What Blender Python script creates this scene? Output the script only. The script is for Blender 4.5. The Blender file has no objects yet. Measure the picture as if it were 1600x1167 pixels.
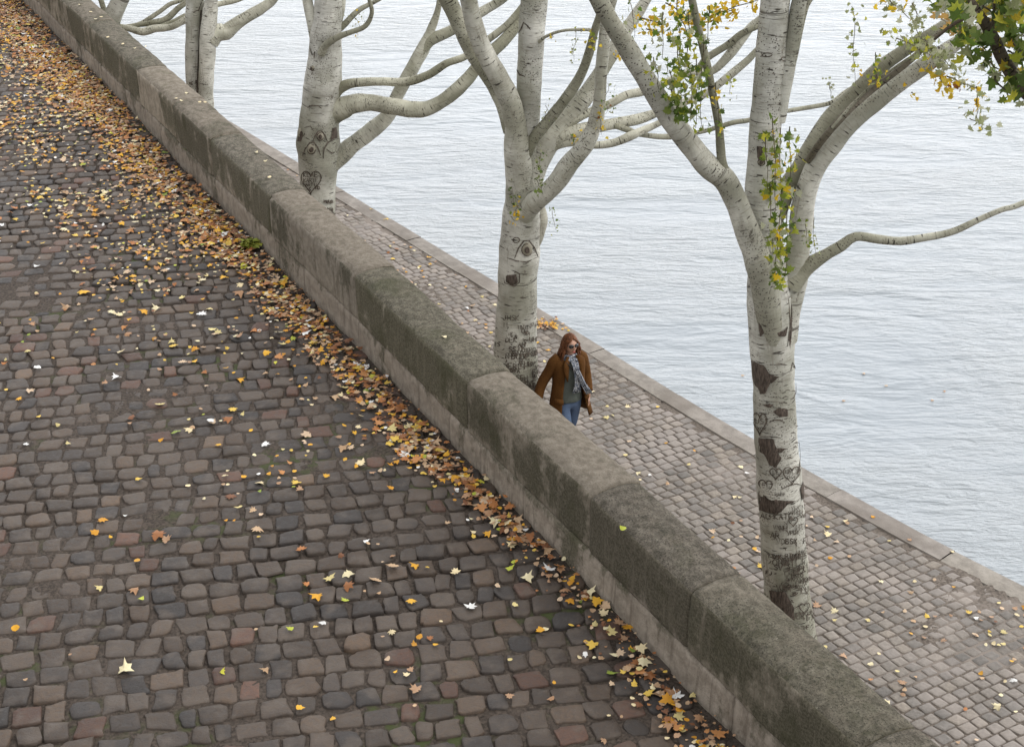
import bpy, bmesh, math, random
import numpy as np
from mathutils import Vector, Matrix, noise as mnoise
R = math.radians
random.seed(7); rng = np.random.default_rng(7)
scene = bpy.context.scene
col = scene.collection

# ---------------------------------------------------------------- camera, sky, sun, exposure
PITCH, FPX, CH = R(28.0), 2319.0, 6.6            # downward pitch, focal length in photo pixels, height above the road
cam_d = bpy.data.cameras.new('camera'); cam = bpy.data.objects.new('camera', cam_d); col.objects.link(cam)
cam.location = (0, 0, CH); cam.rotation_euler = (R(90) - PITCH, 0, 0)
cam_d.sensor_width = 36; cam_d.lens = FPX / 1600 * 36; cam_d.clip_start = .1; cam_d.clip_end = 3000
scene.camera = cam
SUN_EL, SUN_AZ = R(50), R(115)
w = bpy.data.worlds.new('World'); scene.world = w; w.use_nodes = True
nt = w.node_tree; nt.nodes.clear()
wo = nt.nodes.new('ShaderNodeOutputWorld'); bg = nt.nodes.new('ShaderNodeBackground'); sk = nt.nodes.new('ShaderNodeTexSky')
sk.sky_type = 'NISHITA'; sk.sun_disc = False; sk.sun_elevation = SUN_EL; sk.sun_rotation = SUN_AZ; sk.dust_density = 3
hs = nt.nodes.new('ShaderNodeHueSaturation'); hs.inputs['Saturation'].default_value = .30
mx = nt.nodes.new('ShaderNodeMix'); mx.data_type = 'RGBA'; mx.inputs[0].default_value = .62
mx.inputs[7].default_value = (9.9, 9.85, 9.9, 1)          # the cloud deck, in the sky texture's own units
nt.links.new(sk.outputs[0], hs.inputs['Color']); nt.links.new(hs.outputs[0], mx.inputs[6])
# the cloud deck is thinner and brighter low over the river, ahead of the camera
tc = nt.nodes.new('ShaderNodeTexCoord'); dp = nt.nodes.new('ShaderNodeVectorMath'); dp.operation = 'DOT_PRODUCT'; dp.inputs[1].default_value = (.42, .88, .22)
mr = nt.nodes.new('ShaderNodeMapRange'); mr.interpolation_type = 'SMOOTHSTEP'
for i_, v_ in enumerate((.15, .95, .86, 2.55)): mr.inputs[i_ + 1].default_value = v_
vm = nt.nodes.new('ShaderNodeVectorMath'); vm.operation = 'SCALE'
nt.links.new(tc.outputs['Generated'], dp.inputs[0]); nt.links.new(dp.outputs['Value'], mr.inputs[0]); nt.links.new(mx.outputs[2], vm.inputs[0]); nt.links.new(mr.outputs[0], vm.inputs['Scale'])
nt.links.new(vm.outputs[0], bg.inputs['Color']); bg.inputs['Strength'].default_value = .135
nt.links.new(bg.outputs[0], wo.inputs['Surface'])
sd = bpy.data.lights.new('sun', 'SUN'); sun = bpy.data.objects.new('sun', sd); col.objects.link(sun)
sd.energy = .9; sd.angle = R(18); sd.color = (1, .96, .9)
sun.rotation_euler = Vector((-math.sin(SUN_AZ) * math.cos(SUN_EL), -math.cos(SUN_AZ) * math.cos(SUN_EL), -math.sin(SUN_EL))).to_track_quat('-Z', 'Y').to_euler()
scene.view_settings.view_transform = 'Standard'; scene.view_settings.look = 'None'
scene.view_settings.exposure = 0.25; scene.view_settings.gamma = 1
try: scene.view_settings.use_curve_mapping = False
except Exception: pass

# ---------------------------------------------------------------- measuring helpers
CT, ST = math.cos(PITCH), math.sin(PITCH)
QZ = -2.6                                        # quay level
WZ = -3.5                                        # water level
def ray(px, py):
    a = (px - 800) / FPX; b = -(py - 583.5) / FPX
    return Vector((a, CT + b * ST, -ST + b * CT))
def onz(px, py, z):
    d = ray(px, py); return Vector((0, 0, CH)) + d * ((z - CH) / d.z)
def ony(px, py, Y):
    d = ray(px, py); return Vector((0, 0, CH)) + d * (Y / d.y)
def depth(p): return p[1] * CT + (CH - p[2]) * ST
def proj(p):
    z = depth(p); yc = -p[1] * -ST - (CH - p[2]) * CT
    yc = (p[2] - CH) * CT + p[1] * ST
    return 800 + FPX * p[0] / z, 583.5 - FPX * yc / z
def inview(p, m=0):
    if depth(p) < .5: return False
    x, y = proj(p); return -m < x < 1600 + m and -m < y < 1167 + m

# ---------------------------------------------------------------- object helpers
def link(name, me, mat=None, parent=None, smooth=True):
    o = bpy.data.objects.new(name, me); col.objects.link(o)
    if mat is not None:
        for m in (mat if isinstance(mat, (list, tuple)) else [mat]): me.materials.append(m)
    if smooth and len(me.polygons): me.polygons.foreach_set('use_smooth', [True] * len(me.polygons))
    if parent is not None: o.parent = parent
    return o
def mesh(name, V, F, mat=None, parent=None, smooth=True, cols=None, uvs=None, mi=None):
    me = bpy.data.meshes.new(name)
    if isinstance(V, np.ndarray): V = V.tolist()
    me.from_pydata(V, [], F)
    if cols is not None:
        a = me.color_attributes.new('tint', 'FLOAT_COLOR', 'POINT')
        c = np.ones((len(V), 4), dtype=np.float32); c[:, :3] = np.asarray(cols)[:, :3]
        a.data.foreach_set('color', c.ravel())
    if uvs is not None:
        ul = me.uv_layers.new(name='UVMap'); li = np.zeros(len(me.loops), dtype=np.int32)
        me.loops.foreach_get('vertex_index', li); uvs = np.asarray(uvs, dtype=np.float32)
        ul.data.foreach_set('uv', uvs[li].ravel())
    o = link(name, me, mat, parent, smooth)
    if mi is not None: me.polygons.foreach_set('material_index', mi)
    me.update(); return o
def tag(o, label=None, cat=None, group=None, kind=None):
    if label: o['label'] = label
    if cat: o['category'] = cat
    if group: o['group'] = group
    if kind: o['kind'] = kind
    return o
def empty(name, loc=(0, 0, 0), rz=0):
    o = bpy.data.objects.new(name, None); col.objects.link(o); o.location = loc; o.rotation_euler = (0, 0, rz)
    o.empty_display_size = .2; return o
class MB:
    def __init__(s): s.V = []; s.F = []; s.C = []; s.U = []
    def add(s, V, F, c=(1, 1, 1), U=None):
        n = len(s.V); s.V += [tuple(v) for v in V]; s.F += [tuple(i + n for i in f) for f in F]
        if isinstance(c, list): s.C += c
        else: s.C += [c] * len(V)
        s.U += U if U is not None else [(0, 0)] * len(V)
    def build(s, name, mat, parent=None, smooth=True):
        return mesh(name, s.V, s.F, mat, parent, smooth, s.C, s.U)

# value noise on arrays
_tab = rng.random((256, 256))
def vnoise(x, y):
    x = np.asarray(x, float); y = np.asarray(y, float)
    xi = np.floor(x).astype(int); yi = np.floor(y).astype(int); fx = x - xi; fy = y - yi
    fx = fx * fx * (3 - 2 * fx); fy = fy * fy * (3 - 2 * fy)
    g = lambda a, b: _tab[a % 256, b % 256]
    return (g(xi, yi) * (1 - fx) + g(xi + 1, yi) * fx) * (1 - fy) + (g(xi, yi + 1) * (1 - fx) + g(xi + 1, yi + 1) * fx) * fy
def fbm(x, y, o=3):
    t = 0; a = .5; x = np.asarray(x, float); y = np.asarray(y, float)
    for k in range(o): t = t + a * vnoise(x + 17 * k, y - 9 * k); x = x * 2; y = y * 2; a *= .5
    return t / (1 - .5 ** o)

# ---------------------------------------------------------------- materials
class NT:
    def __init__(s, name):
        s.m = bpy.data.materials.new(name); s.m.use_nodes = True; s.t = s.m.node_tree; s.t.nodes.clear()
        s.out = s.n('OutputMaterial'); s.b = s.n('BsdfPrincipled'); s.l(s.b.outputs[0], s.out.inputs[0])
        s.b.inputs['Specular IOR Level'].default_value = .3
    def n(s, t, **k):
        x = s.t.nodes.new('ShaderNode' + t)
        for a, v in k.items(): setattr(x, a, v)
        return x
    def l(s, a, b): s.t.links.new(a, b)
    def coord(s, kind='Object', scale=(1, 1, 1), rot=(0, 0, 0)):
        c = s.n('TexCoord'); mp = s.n('Mapping'); s.l(c.outputs[kind], mp.inputs[0])
        mp.inputs['Scale'].default_value = scale; mp.inputs['Rotation'].default_value = rot; return mp.outputs[0]
    def noise(s, v, scale, detail=4, rough=.55, dist=0):
        x = s.n('TexNoise'); s.l(v, x.inputs['Vector']); x.inputs['Scale'].default_value = scale
        x.inputs['Detail'].default_value = detail; x.inputs['Roughness'].default_value = rough; x.inputs['Distortion'].default_value = dist
        return x.outputs[0]
    def voro(s, v, scale, feat='F1', rnd=1):
        x = s.n('TexVoronoi', feature=feat); s.l(v, x.inputs['Vector']); x.inputs['Scale'].default_value = scale
        x.inputs['Randomness'].default_value = rnd; return x.outputs[0]
    def ramp(s, f, a, b, c0=0., c1=1.):
        x = s.n('MapRange'); x.interpolation_type = 'SMOOTHSTEP'; s.l(f, x.inputs[0])
        for i, v in enumerate((a, b, c0, c1)): x.inputs[i + 1].default_value = v
        return x.outputs[0]
    def math(s, op, a, b=None, clamp=False):
        x = s.n('Math', operation=op); x.use_clamp = clamp
        for i, v in enumerate((a, b)):
            if v is None: continue
            if isinstance(v, (int, float)): x.inputs[i].default_value = v
            else: s.l(v, x.inputs[i])
        return x.outputs[0]
    def mix(s, f, a, b, mode='MIX'):
        x = s.n('Mix', data_type='RGBA', blend_type=mode)
        for i, v in ((0, f), (6, a), (7, b)):
            if isinstance(v, (int, float)): x.inputs[i].default_value = v
            elif isinstance(v, tuple): x.inputs[i].default_value = v + (1,)
            else: s.l(v, x.inputs[i])
        return x.outputs[2]
    def attr(s, name='tint'):
        x = s.n('Attribute'); x.attribute_name = name; return x.outputs['Color']
    def bump(s, h, strength=.5, dist=.01, prev=None):
        x = s.n('Bump'); x.inputs['Strength'].default_value = strength; x.inputs['Distance'].default_value = dist
        s.l(h, x.inputs['Height'])
        if prev is not None: s.l(prev, x.inputs['Normal'])
        s.l(x.outputs[0], s.b.inputs['Normal']); return x.outputs[0]
    def color(s, c): s.l(c, s.b.inputs['Base Color']) if not isinstance(c, tuple) else setattr(s.b.inputs['Base Color'], 'default_value', c + (1,))
    def rough(s, r):
        if isinstance(r, (int, float)): s.b.inputs['Roughness'].default_value = r
        else: s.l(r, s.b.inputs['Roughness'])

def mat_stone():
    t = NT('cobble_stone'); v = t.coord()
    c = t.attr(); n1 = t.noise(v, 28, 5, .65); n2 = t.noise(v, 5, 3); n3 = t.noise(v, 130, 3, .7)
    c = t.mix(t.ramp(n1, .3, .75), t.mix(.42, c, (.012, .012, .013), 'MIX'), c)
    c = t.mix(t.ramp(n2, .45, .68, 0, .55), c, (.098, .078, .062))                 # dusty dried dirt
    c = t.mix(t.ramp(n3, .62, .8, 0, .35), c, (.22, .20, .18))
    t.color(c); t.rough(t.ramp(n1, .2, .8, .5, .8)); t.b.inputs['Specular IOR Level'].default_value = .35
    h = t.math('ADD', t.math('MULTIPLY', n1, .8), t.math('MULTIPLY', n3, .35)); t.bump(h, .8, .012); return t.m
def mat_mortar():
    t = NT('cobble_joint_dirt'); v = t.coord(); n = t.noise(v, 40, 5, .7); g = t.noise(v, .9, 4, .6); g2 = t.noise(v, 9, 3)
    c = t.mix(t.ramp(n, .3, .7), (.020, .015, .011), (.080, .062, .049))
    gm = t.math('MULTIPLY', t.ramp(g, .52, .66), t.ramp(g2, .42, .6))
    c = t.mix(gm, c, (.045, .055, .018)); t.color(c); t.rough(.9)
    t.bump(n, .9, .012); return t.m
def mat_quaystone():
    t = NT('quay_sett'); v = t.coord(); c = t.attr(); n1 = t.noise(v, 30, 4, .65); n2 = t.noise(v, 1.3, 4)
    c = t.mix(t.ramp(n1, .3, .7), t.mix(.35, c, (.05, .045, .04)), c)
    c = t.mix(t.ramp(n2, .42, .66, 0, .5), c, (.30, .265, .24)); t.color(c); t.rough(.8); t.bump(n1, .6, .01); return t.m
def mat_quayjoint():
    t = NT('quay_joint_dirt'); v = t.coord(); n = t.noise(v, 35, 4); n2 = t.noise(v, 1.1, 4)
    c = t.mix(t.ramp(n, .3, .7), (.065, .052, .042), (.155, .13, .108))
    c = t.mix(t.ramp(n2, .5, .62, 0, .8), c, (.21, .18, .155)); t.color(c); t.rough(.9); t.bump(n, .6, .01); return t.m
def mat_kerb():
    t = NT('kerb_granite'); v = t.coord(); n = t.noise(v, 6, 6, .7); n2 = t.noise(v, 90, 3, .7); n3 = t.noise(v, 1.2, 3)
    c = t.mix(t.ramp(n, .3, .7), (.18, .162, .142), (.29, .265, .236))
    c = t.mix(t.ramp(n2, .58, .72, 0, .55), c, (.08, .075, .07)); c = t.mix(t.ramp(n3, .48, .62, 0, .6), c, (.15, .13, .11))
    t.color(t.mix(.5, c, t.attr(), 'MULTIPLY')); t.rough(.85); t.bump(n2, .5, .006); return t.m
def mat_water():
    t = NT('river_water'); c = t.n('TexCoord'); src = c.outputs['Object']
    def mp(s, r):
        m = t.n('Mapping'); t.l(src, m.inputs[0]); m.inputs['Scale'].default_value = s; m.inputs['Rotation'].default_value = (0, 0, r); return m.outputs[0]
    big = t.noise(mp((.16, .34, 1), R(-24)), 1.0, 4, .6, .8)                    # gust patches
    swell = t.noise(mp((.5, 1.5, 1), R(-10)), 1.0, 3, .55, .7)
    rip = t.noise(mp((1.0, 3.3, 1), R(8)), 1.9, 4, .55, .5); fine = t.noise(mp((1.5, 3.6, 1), R(-16)), 5.5, 4, .6, .5)
    amp = t.ramp(big, .3, .7, .25, 1.2)
    h = t.math('ADD', t.math('MULTIPLY', swell, 1.05), t.math('MULTIPLY', t.math('ADD', rip, t.math('MULTIPLY', fine, .30)), amp))
    t.color(t.mix(t.ramp(big, .3, .7), (.228, .258, .282), (.285, .312, .330)))
    t.rough(.16); t.b.inputs['IOR'].default_value = 1.34; t.b.inputs['Specular IOR Level'].default_value = .5
    t.bump(h, 1.0, .095); return t.m
def mat_wallface():
    t = NT('weathered_limestone'); v = t.coord(); vs = t.coord(scale=(1, 1, .22))
    big = t.noise(v, 1.1, 5, .6, .4); st = t.noise(vs, 5.5, 5, .65, .3); fine = t.noise(v, 60, 4, .7); med = t.noise(v, 9, 5, .65)
    pale = t.mix(t.ramp(med, .3, .7), (.19, .163, .132), (.30, .263, .220))
    dark = t.mix(t.ramp(fine, .3, .7), (.058, .054, .038), (.145, .128, .098))
    mask = t.math('SUBTRACT', t.math('ADD', t.math('MULTIPLY', big, 1.15), t.math('MULTIPLY', st, .75)), .45)
    z = t.n('SeparateXYZ'); t.l(v, z.inputs[0]); st3 = t.noise(t.coord(scale=(1, 1, .1)), 13, 4, .7, .2); pale = t.mix(t.ramp(st3, .52, .66, 0, .6), pale, (.12, .10, .08)); dark = t.mix(t.ramp(st3, .54, .66, 0, .55), dark, (.16, .14, .11))
    up = t.ramp(z.outputs[2], .16, .42, -.17, .13)
    ma = t.n('Attribute'); ma.attribute_name = 'moss'; mask = t.math('ADD', t.math('ADD', mask, up), ma.outputs['Fac']); mask = t.math('ADD', mask, t.math('MULTIPLY', t.math('SUBTRACT', t.noise(v, 16, 5, .75), .5), .45)); mask = t.ramp(mask, .40, .60)
    c = t.mix(mask, pale, dark); gm = t.math('MULTIPLY', mask, t.ramp(t.noise(v, 2.3, 3), .5, .7, 0, .55))
    c = t.mix(gm, c, (.050, .050, .026)); c = t.mix(t.ramp(fine, .64, .76, 0, .6), c, (.05, .045, .04))
    c = t.mix(.75, c, t.attr(), 'MULTIPLY')
    t.color(c); t.rough(.92); t.b.inputs['Specular IOR Level'].default_value = .15
    t.bump(t.math('ADD', t.math('MULTIPLY', med, 1.3), t.math('MULTIPLY', fine, .5)), .8, .014); return t.m
def mat_walltop():
    t = NT('lichened_coping_top'); v = t.coord(); big = t.noise(v, 1.6, 5, .65, .5); med = t.noise(v, 14, 5, .7); fine = t.noise(v, 75, 4, .75); band = t.noise(t.coord(scale=(2.2, 1, 1)), 4, 4, .6, 1.2)
    c = t.mix(t.ramp(med, .32, .68), (.080, .072, .058), (.185, .166, .138))
    c = t.mix(t.ramp(big, .50, .68, 0, .6), c, (.062, .064, .036)); c = t.mix(t.ramp(band, .50, .66, 0, .6), c, (.175, .152, .125)); c = t.mix(t.ramp(t.noise(t.coord(scale=(1.5, .7, 1)), 9, 4, .6, 1.6), .56, .66, 0, .5), c, (.075, .07, .058))
    c = t.mix(t.ramp(fine, .50, .62, 0, .8), c, (.035, .034, .028)); c = t.mix(t.ramp(t.noise(v, 33, 3, .7), .66, .76, 0, .75), c, (.33, .31, .26))
    c = t.mix(.75, c, t.attr(), 'MULTIPLY'); ma = t.n('Attribute'); ma.attribute_name = 'moss'; tn = t.ramp(t.math('ADD', ma.outputs['Fac'], t.math('MULTIPLY', t.math('SUBTRACT', big, .5), .5)), -.16, .02, .70, 0); c = t.mix(tn, c, t.mix(t.ramp(med, .3, .7), (.17, .145, .115), (.28, .245, .20))); c = t.mix(t.ramp(fine, .62, .74, 0, .6), c, (.04, .037, .032)); t.color(c); t.rough(.95); t.b.inputs['Specular IOR Level'].default_value = .1
    t.bump(t.math('ADD', t.math('MULTIPLY', med, 1.2), t.math('MULTIPLY', fine, .7)), 1.0, .016); return t.m
def mat_bark():
    t = NT('white_poplar_bark'); uv = t.coord('UV')
    def mp(s):
        m = t.n('Mapping'); t.l(uv, m.inputs[0]); m.inputs['Scale'].default_value = s; return m.outputs[0]
    c0 = t.noise(mp((1, 1, 1)), 3.0, 5, .6); lent = t.noise(mp((2.6, 15, 1)), 2.6, 3, .55, .2); fine = t.noise(mp((1.5, 1, 1)), 45, 4, .7)
    dots = t.voro(mp((1, 1.25, 1)), 42); dm = t.noise(mp((1, .6, 1)), 2.2, 3); gr = t.noise(mp((.7, .45, 1)), 2.0, 4)
    wr = t.noise(mp((1.2, 9, 1)), 7, 4, .6, .8)
    c = t.mix(t.ramp(c0, .3, .7), (.38, .375, .34), (.70, .695, .65))
    c = t.mix(t.ramp(gr, .42, .62, 0, .75), c, (.25, .25, .195))                      # greenish algae film
    c = t.mix(t.ramp(wr, .52, .66, 0, .5), c, (.20, .18, .145)); st2 = t.noise(mp((9, .8, 1)), 2.5, 4, .6, .5); c = t.mix(t.ramp(st2, .58, .7, 0, .45), c, (.22, .20, .165))
    c = t.mix(t.ramp(lent, .625, .665, 0, .92), c, (.05, .042, .034)); ringn = t.noise(mp((.5, 7, 1)), 1.5, 4, .6, .3); c = t.mix(t.ramp(ringn, .66, .69, 0, .8), c, (.07, .058, .045)); bl = t.noise(mp((1, .6, 1)), 7, 5, .7, .8); c = t.mix(t.ramp(bl, .62, .68, 0, .75), c, (.11, .095, .075))
    dd = t.math('MULTIPLY', t.math('SUBTRACT', 1.0, t.ramp(dots, .18, .32)), t.ramp(dm, .44, .56)); c = t.mix(dd, c, (.06, .05, .042))
    c = t.mix(t.ramp(fine, .63, .75, 0, .5), c, (.12, .105, .09))
    a = t.n('Attribute'); a.attribute_name = 'tint'; c = t.mix(1.0, c, a.outputs['Color'], 'MULTIPLY')
    t.color(c); t.rough(.72); t.b.inputs['Specular IOR Level'].default_value = .25
    h = t.math('SUBTRACT', t.math('MULTIPLY', fine, .5), t.ramp(lent, .62, .70)); h = t.math('ADD', h, t.math('MULTIPLY', wr, .6)); t.bump(t.math('SUBTRACT', h, t.ramp(ringn, .64, .69)), .9, .010); return t.m
def mat_scar():
    t = NT('dark_rough_bark'); v = t.coord(scale=(1, 1, .25)); n = t.noise(v, 60, 4, .7)
    t.color(t.mix(t.ramp(n, .3, .7), (.035, .028, .022), (.14, .11, .09))); t.rough(.95); t.bump(n, .9, .01); return t.m
def mat_carve():
    t = NT('carved_bark_line'); n = t.noise(t.coord(), 50, 3); t.color(t.mix(t.ramp(n, .3, .7), (.035, .028, .022), (.15, .125, .10))); t.rough(.95); return t.m
def mat_leaf(name, transl=.0):
    t = NT(name); v = t.coord(); c = t.attr(); n = t.noise(v, 90, 3)
    c = t.mix(t.ramp(n, .35, .7, 0, .35), c, t.mix(.6, c, (.10, .06, .02))); t.color(c); t.rough(.6)
    if transl:
        tr = t.n('BsdfTranslucent'); t.l(c, tr.inputs[0]); ms = t.n('MixShader'); ms.inputs[0].default_value = transl
        t.l(t.b.outputs[0], ms.inputs[1]); t.l(tr.outputs[0], ms.inputs[2]); t.l(ms.outputs[0], t.out.inputs[0])
    return t.m
def mat_fabric(name, c0, c1, scale=200, rough=.9, bump=.3):
    t = NT(name); v = t.coord(); n = t.noise(v, scale, 3); n2 = t.noise(v, 12, 3)
    c = t.mix(t.ramp(n, .3, .7), c0, c1); c = t.mix(t.ramp(n2, .4, .7, 0, .3), c, tuple(x * .6 for x in c0)); t.color(c); t.rough(rough)
    t.b.inputs['Specular IOR Level'].default_value = .15; t.bump(n, bump, .004); return t.m
M = dict(stone=mat_stone(), mortar=mat_mortar(), qstone=mat_quaystone(), qjoint=mat_quayjoint(), kerb=mat_kerb(), water=mat_water(),
         face=mat_wallface(), top=mat_walltop(), bark=mat_bark(), scar=mat_scar(), carve=mat_carve(), fallen=mat_leaf('fallen_leaf', .0), leaf=mat_leaf('tree_leaf', .5))

# ---------------------------------------------------------------- wall frame: s away along the wall, n towards the river
WA = onz(1065, 1060, 0); WB = onz(45, 10, 0)
WD = (WB - WA).normalized(); WN = Vector((WD.y, -WD.x, 0))
WALL_H, WALL_T = .77, .43
def sd_of(x, y):                                  # distance along and to the road side
    dx, dy = x - WA.x, y - WA.y
    return dx * WD.x + dy * WD.y, -(dx * WN.x + dy * WN.y)

# ---------------------------------------------------------------- stone paving
def paving(cells, dome, ring_n, expo, colfn, zfn, jt=.06):
    """cells: list of (cx, cy, ux, uy, vx, vy) half-extent vectors -> domed setts as one array"""
    n = len(cells); c = np.array(cells); K = ring_n
    th = (np.arange(K) + .5) * 2 * math.pi / K
    ex = expo[:, None]; ct, st = np.cos(th)[None], np.sin(th)[None]
    a = np.sign(ct) * np.abs(ct) ** (2 / ex); b = np.sign(st) * np.abs(st) ** (2 / ex)
    jit = 1 + (rng.random((n, K)) - .5) * jt + .5 * jt * np.sin(th[None] * 2 + 6.28 * rng.random((n, 1))) * rng.random((n, 1)) + .5 * jt * np.sin(th[None] * 3 + 6.28 * rng.random((n, 1))) * rng.random((n, 1)) - jt * .3
    a = a * jit; b = b * jit
    sk = (rng.random((n, 1)) - .5) * .30; a = a + b * sk; sk2 = (rng.random((n, 1)) - .5) * .16; b = b * (1 + a * sk2)
    rings = [(1.0, -2.2), (.975, .30), (.90, .82), (.5, .98)]
    tilt = (rng.random((n, 2)) - .5) * .35
    V = np.zeros((n, K * 4 + 1, 3))
    z0 = zfn(c[:, 0], c[:, 1])
    for k, (sc, hz) in enumerate(rings):
        A = a * sc; B = b * sc
        x = c[:, 0:1] + A * c[:, 2:3] + B * c[:, 4:5]; y = c[:, 1:2] + A * c[:, 3:4] + B * c[:, 5:6]
        z = z0[:, None] + dome[:, None] * (hz + (tilt[:, 0:1] * A + tilt[:, 1:2] * B) * (k > 0)) + (rng.random((n, K)) - .5) * .003
        V[:, k * K:(k + 1) * K, 0] = x; V[:, k * K:(k + 1) * K, 1] = y; V[:, k * K:(k + 1) * K, 2] = z
    V[:, -1, 0] = c[:, 0]; V[:, -1, 1] = c[:, 1]; V[:, -1, 2] = z0 + dome
    fs = []
    for k in range(3):
        for i in range(K):
            j = (i + 1) % K; fs.append((k * K + i, k * K + j, (k + 1) * K + j, (k + 1) * K + i))
    tri = [(3 * K + i, 3 * K + (i + 1) % K, 4 * K) for i in range(K)]
    m = K * 4 + 1; F = []
    for q in range(n):
        o = q * m
        F += [tuple(i + o for i in f) for f in fs]; F += [tuple(i + o for i in f) for f in tri]
    C = np.repeat(colfn(n), m, axis=0)
    return V.reshape(-1, 3), F, C
def lattice(o, r, cdir, nr, nc, rh, wmin, wmax, gap, ok, wob=.02, rot=.06, jy=0.0):
    cells = []
    for i in range(-nr, nr):
        t = -nc * (wmin + wmax) / 2 + random.random() * wmax; rr = rh * (1 + random.uniform(-.08, .08))
        while t < nc * (wmin + wmax) / 2:
            wd = random.uniform(wmin, wmax); tc = t + wd / 2; t += wd
            x = o[0] + r[0] * tc + cdir[0] * i * rh + random.uniform(-wob, wob) * .5; y = o[1] + r[1] * tc + cdir[1] * i * rh
            bow = math.sin(tc * .8 + i * .13) * wob + math.sin(tc * .31 + i * .05) * wob * 2
            bow += random.uniform(-jy, jy); x += cdir[0] * bow; y += cdir[1] * bow
            if not ok(x, y): continue
            a = random.uniform(-rot, rot); ca, sa = math.cos(a), math.sin(a)
            u = ((wd - gap) / 2 * random.uniform(.94, 1.02)); v = ((rr - gap) / 2 * random.uniform(.92, 1.02))
            cells.append((x, y, (r[0] * ca - r[1] * sa) * u, (r[1] * ca + r[0] * sa) * u, (cdir[0] * ca - cdir[1] * sa) * v, (cdir[1] * ca + cdir[0] * sa) * v))
    return cells

# upper road
def road_z(x, y): return (fbm(x * .5, y * .5, 2) - .5) * .05
def road_ok(x, y):
    s, d = sd_of(x, y)
    if d < .05 or s < -6 or s > 36: return False
    if not (-22 < x < 8): return False
    return inview((x, y, 0), 260)
az = R(79.5); rdir = (math.sin(az), math.cos(az)); rc = (-rdir[1], rdir[0])
cells = lattice((-5, 15), rdir, rc, 120, 135, .200, .130, .252, .010, road_ok, wob=.016, rot=.12, jy=.015)
n = len(cells)
def roadcol(n):
    pal = np.array([(.055, .049, .045), (.070, .059, .050), (.084, .067, .053), (.042, .040, .040), (.098, .060, .046), (.078, .068, .059), (.062, .052, .043), (.115, .088, .066)])
    p = np.array([.22, .22, .16, .14, .06, .12, .05, .03]); p = p / p.sum()
    return pal[rng.choice(len(pal), n, p=p)] * np.array([[1.10, .97, .86]]) * (0.68 + .56 * rng.random((n, 1)))
V, F, C = paving(cells, (.005 + .010 * rng.random(n)), 16, 3.0 + 5 * rng.random(n), roadcol, road_z, .18)
# joint sheet
def sheet(x0, x1, y0, y1, st, keep, zf):
    xs = np.arange(x0, x1 + st, st); ys = np.arange(y0, y1 + st, st); X, Y = np.meshgrid(xs, ys)
    Z = zf(X, Y); P = np.stack([X.ravel(), Y.ravel(), Z.ravel()], 1); nx = len(xs); fs = []
    for j in range(len(ys) - 1):
        for i in range(nx - 1):
            if keep(xs[i], ys[j]): a = j * nx + i; fs.append((a, a + 1, a + nx + 1, a + nx))
    used = np.zeros(len(P), bool)
    for f in fs: used[list(f)] = True
    idx = np.cumsum(used) - 1
    return P[used], [tuple(int(idx[i]) for i in f) for f in fs]
def mortar_z(x, y): return road_z(x, y) - .004 + - .004 + (fbm(x * 2.9 + 40, y * 2.9, 3) - .5) * .042 + .008 * np.clip((fbm(x * .55 + 9, y * .55 + 3, 2) - .50) * 8, -1, 1)
P2, F2 = sheet(-16, 6, 4, 36, .1, lambda x, y: sd_of(x + .05, y + .05)[1] > -.12 and inview((x, y, 0), 330), mortar_z)
nv = len(V); allV = np.vstack([V, P2]); allC = np.vstack([C, np.ones((len(P2), 3))])
allF = F + [tuple(i + nv for i in f) for f in F2]; mi = [0] * len(F) + [1] * len(F2)
# flat remainder of the road beyond the modelled setts, a little lower
def wp(s, d, z): p = WA + WD * s - WN * d; return (p.x, p.y, z)
k = len(allV); far = [wp(-12, -.1, -.06), wp(60, -.1, -.06), wp(60, 40, -.06), wp(-12, 40, -.06)]
allV = np.vstack([allV, far]); allC = np.vstack([allC, np.ones((4, 3))]); allF.append((k, k + 1, k + 2, k + 3)); mi.append(1)
road = mesh('road', allV, allF, [M['stone'], M['mortar']], None, True, allC, None, mi); tag(road, 'upper road of worn dark cobbles sloping along the stone parapet', kind='structure')

# ---------------------------------------------------------------- quay
EDGE = [onz(x, y, QZ) for x, y in ((380, 202), (560, 311), (711, 402), (907, 521), (1100, 640), (1257, 731), (1443, 834), (1600, 914))]
e0 = (EDGE[0] - EDGE[1]).normalized(); EDGE = [EDGE[0] + e0 * 30, EDGE[0] + e0 * 12] + EDGE
e1 = (EDGE[-1] - EDGE[-2]).normalized(); EDGE = EDGE + [EDGE[-1] + e1 * 5, EDGE[-1] + e1 * 20]
def catmull(P, per):
    out = []
    for i in range(len(P) - 1):
        p0 = P[max(i - 1, 0)]; p1 = P[i]; p2 = P[i + 1]; p3 = P[min(i + 2, len(P) - 1)]
        m = per if isinstance(per, int) else max(1, int((p2 - p1).length / per))
        for k in range(m):
            t = k / m; out.append(.5 * ((2 * p1) + (p2 - p0) * t + (2 * p0 - 5 * p1 + 4 * p2 - p3) * t * t + (3 * p1 - p0 - 3 * p2 + p3) * t ** 3))
    out.append(P[-1].copy()); return out
EP = catmull(EDGE, .5); EA = np.array([(p.x, p.y) for p in EP])
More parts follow.
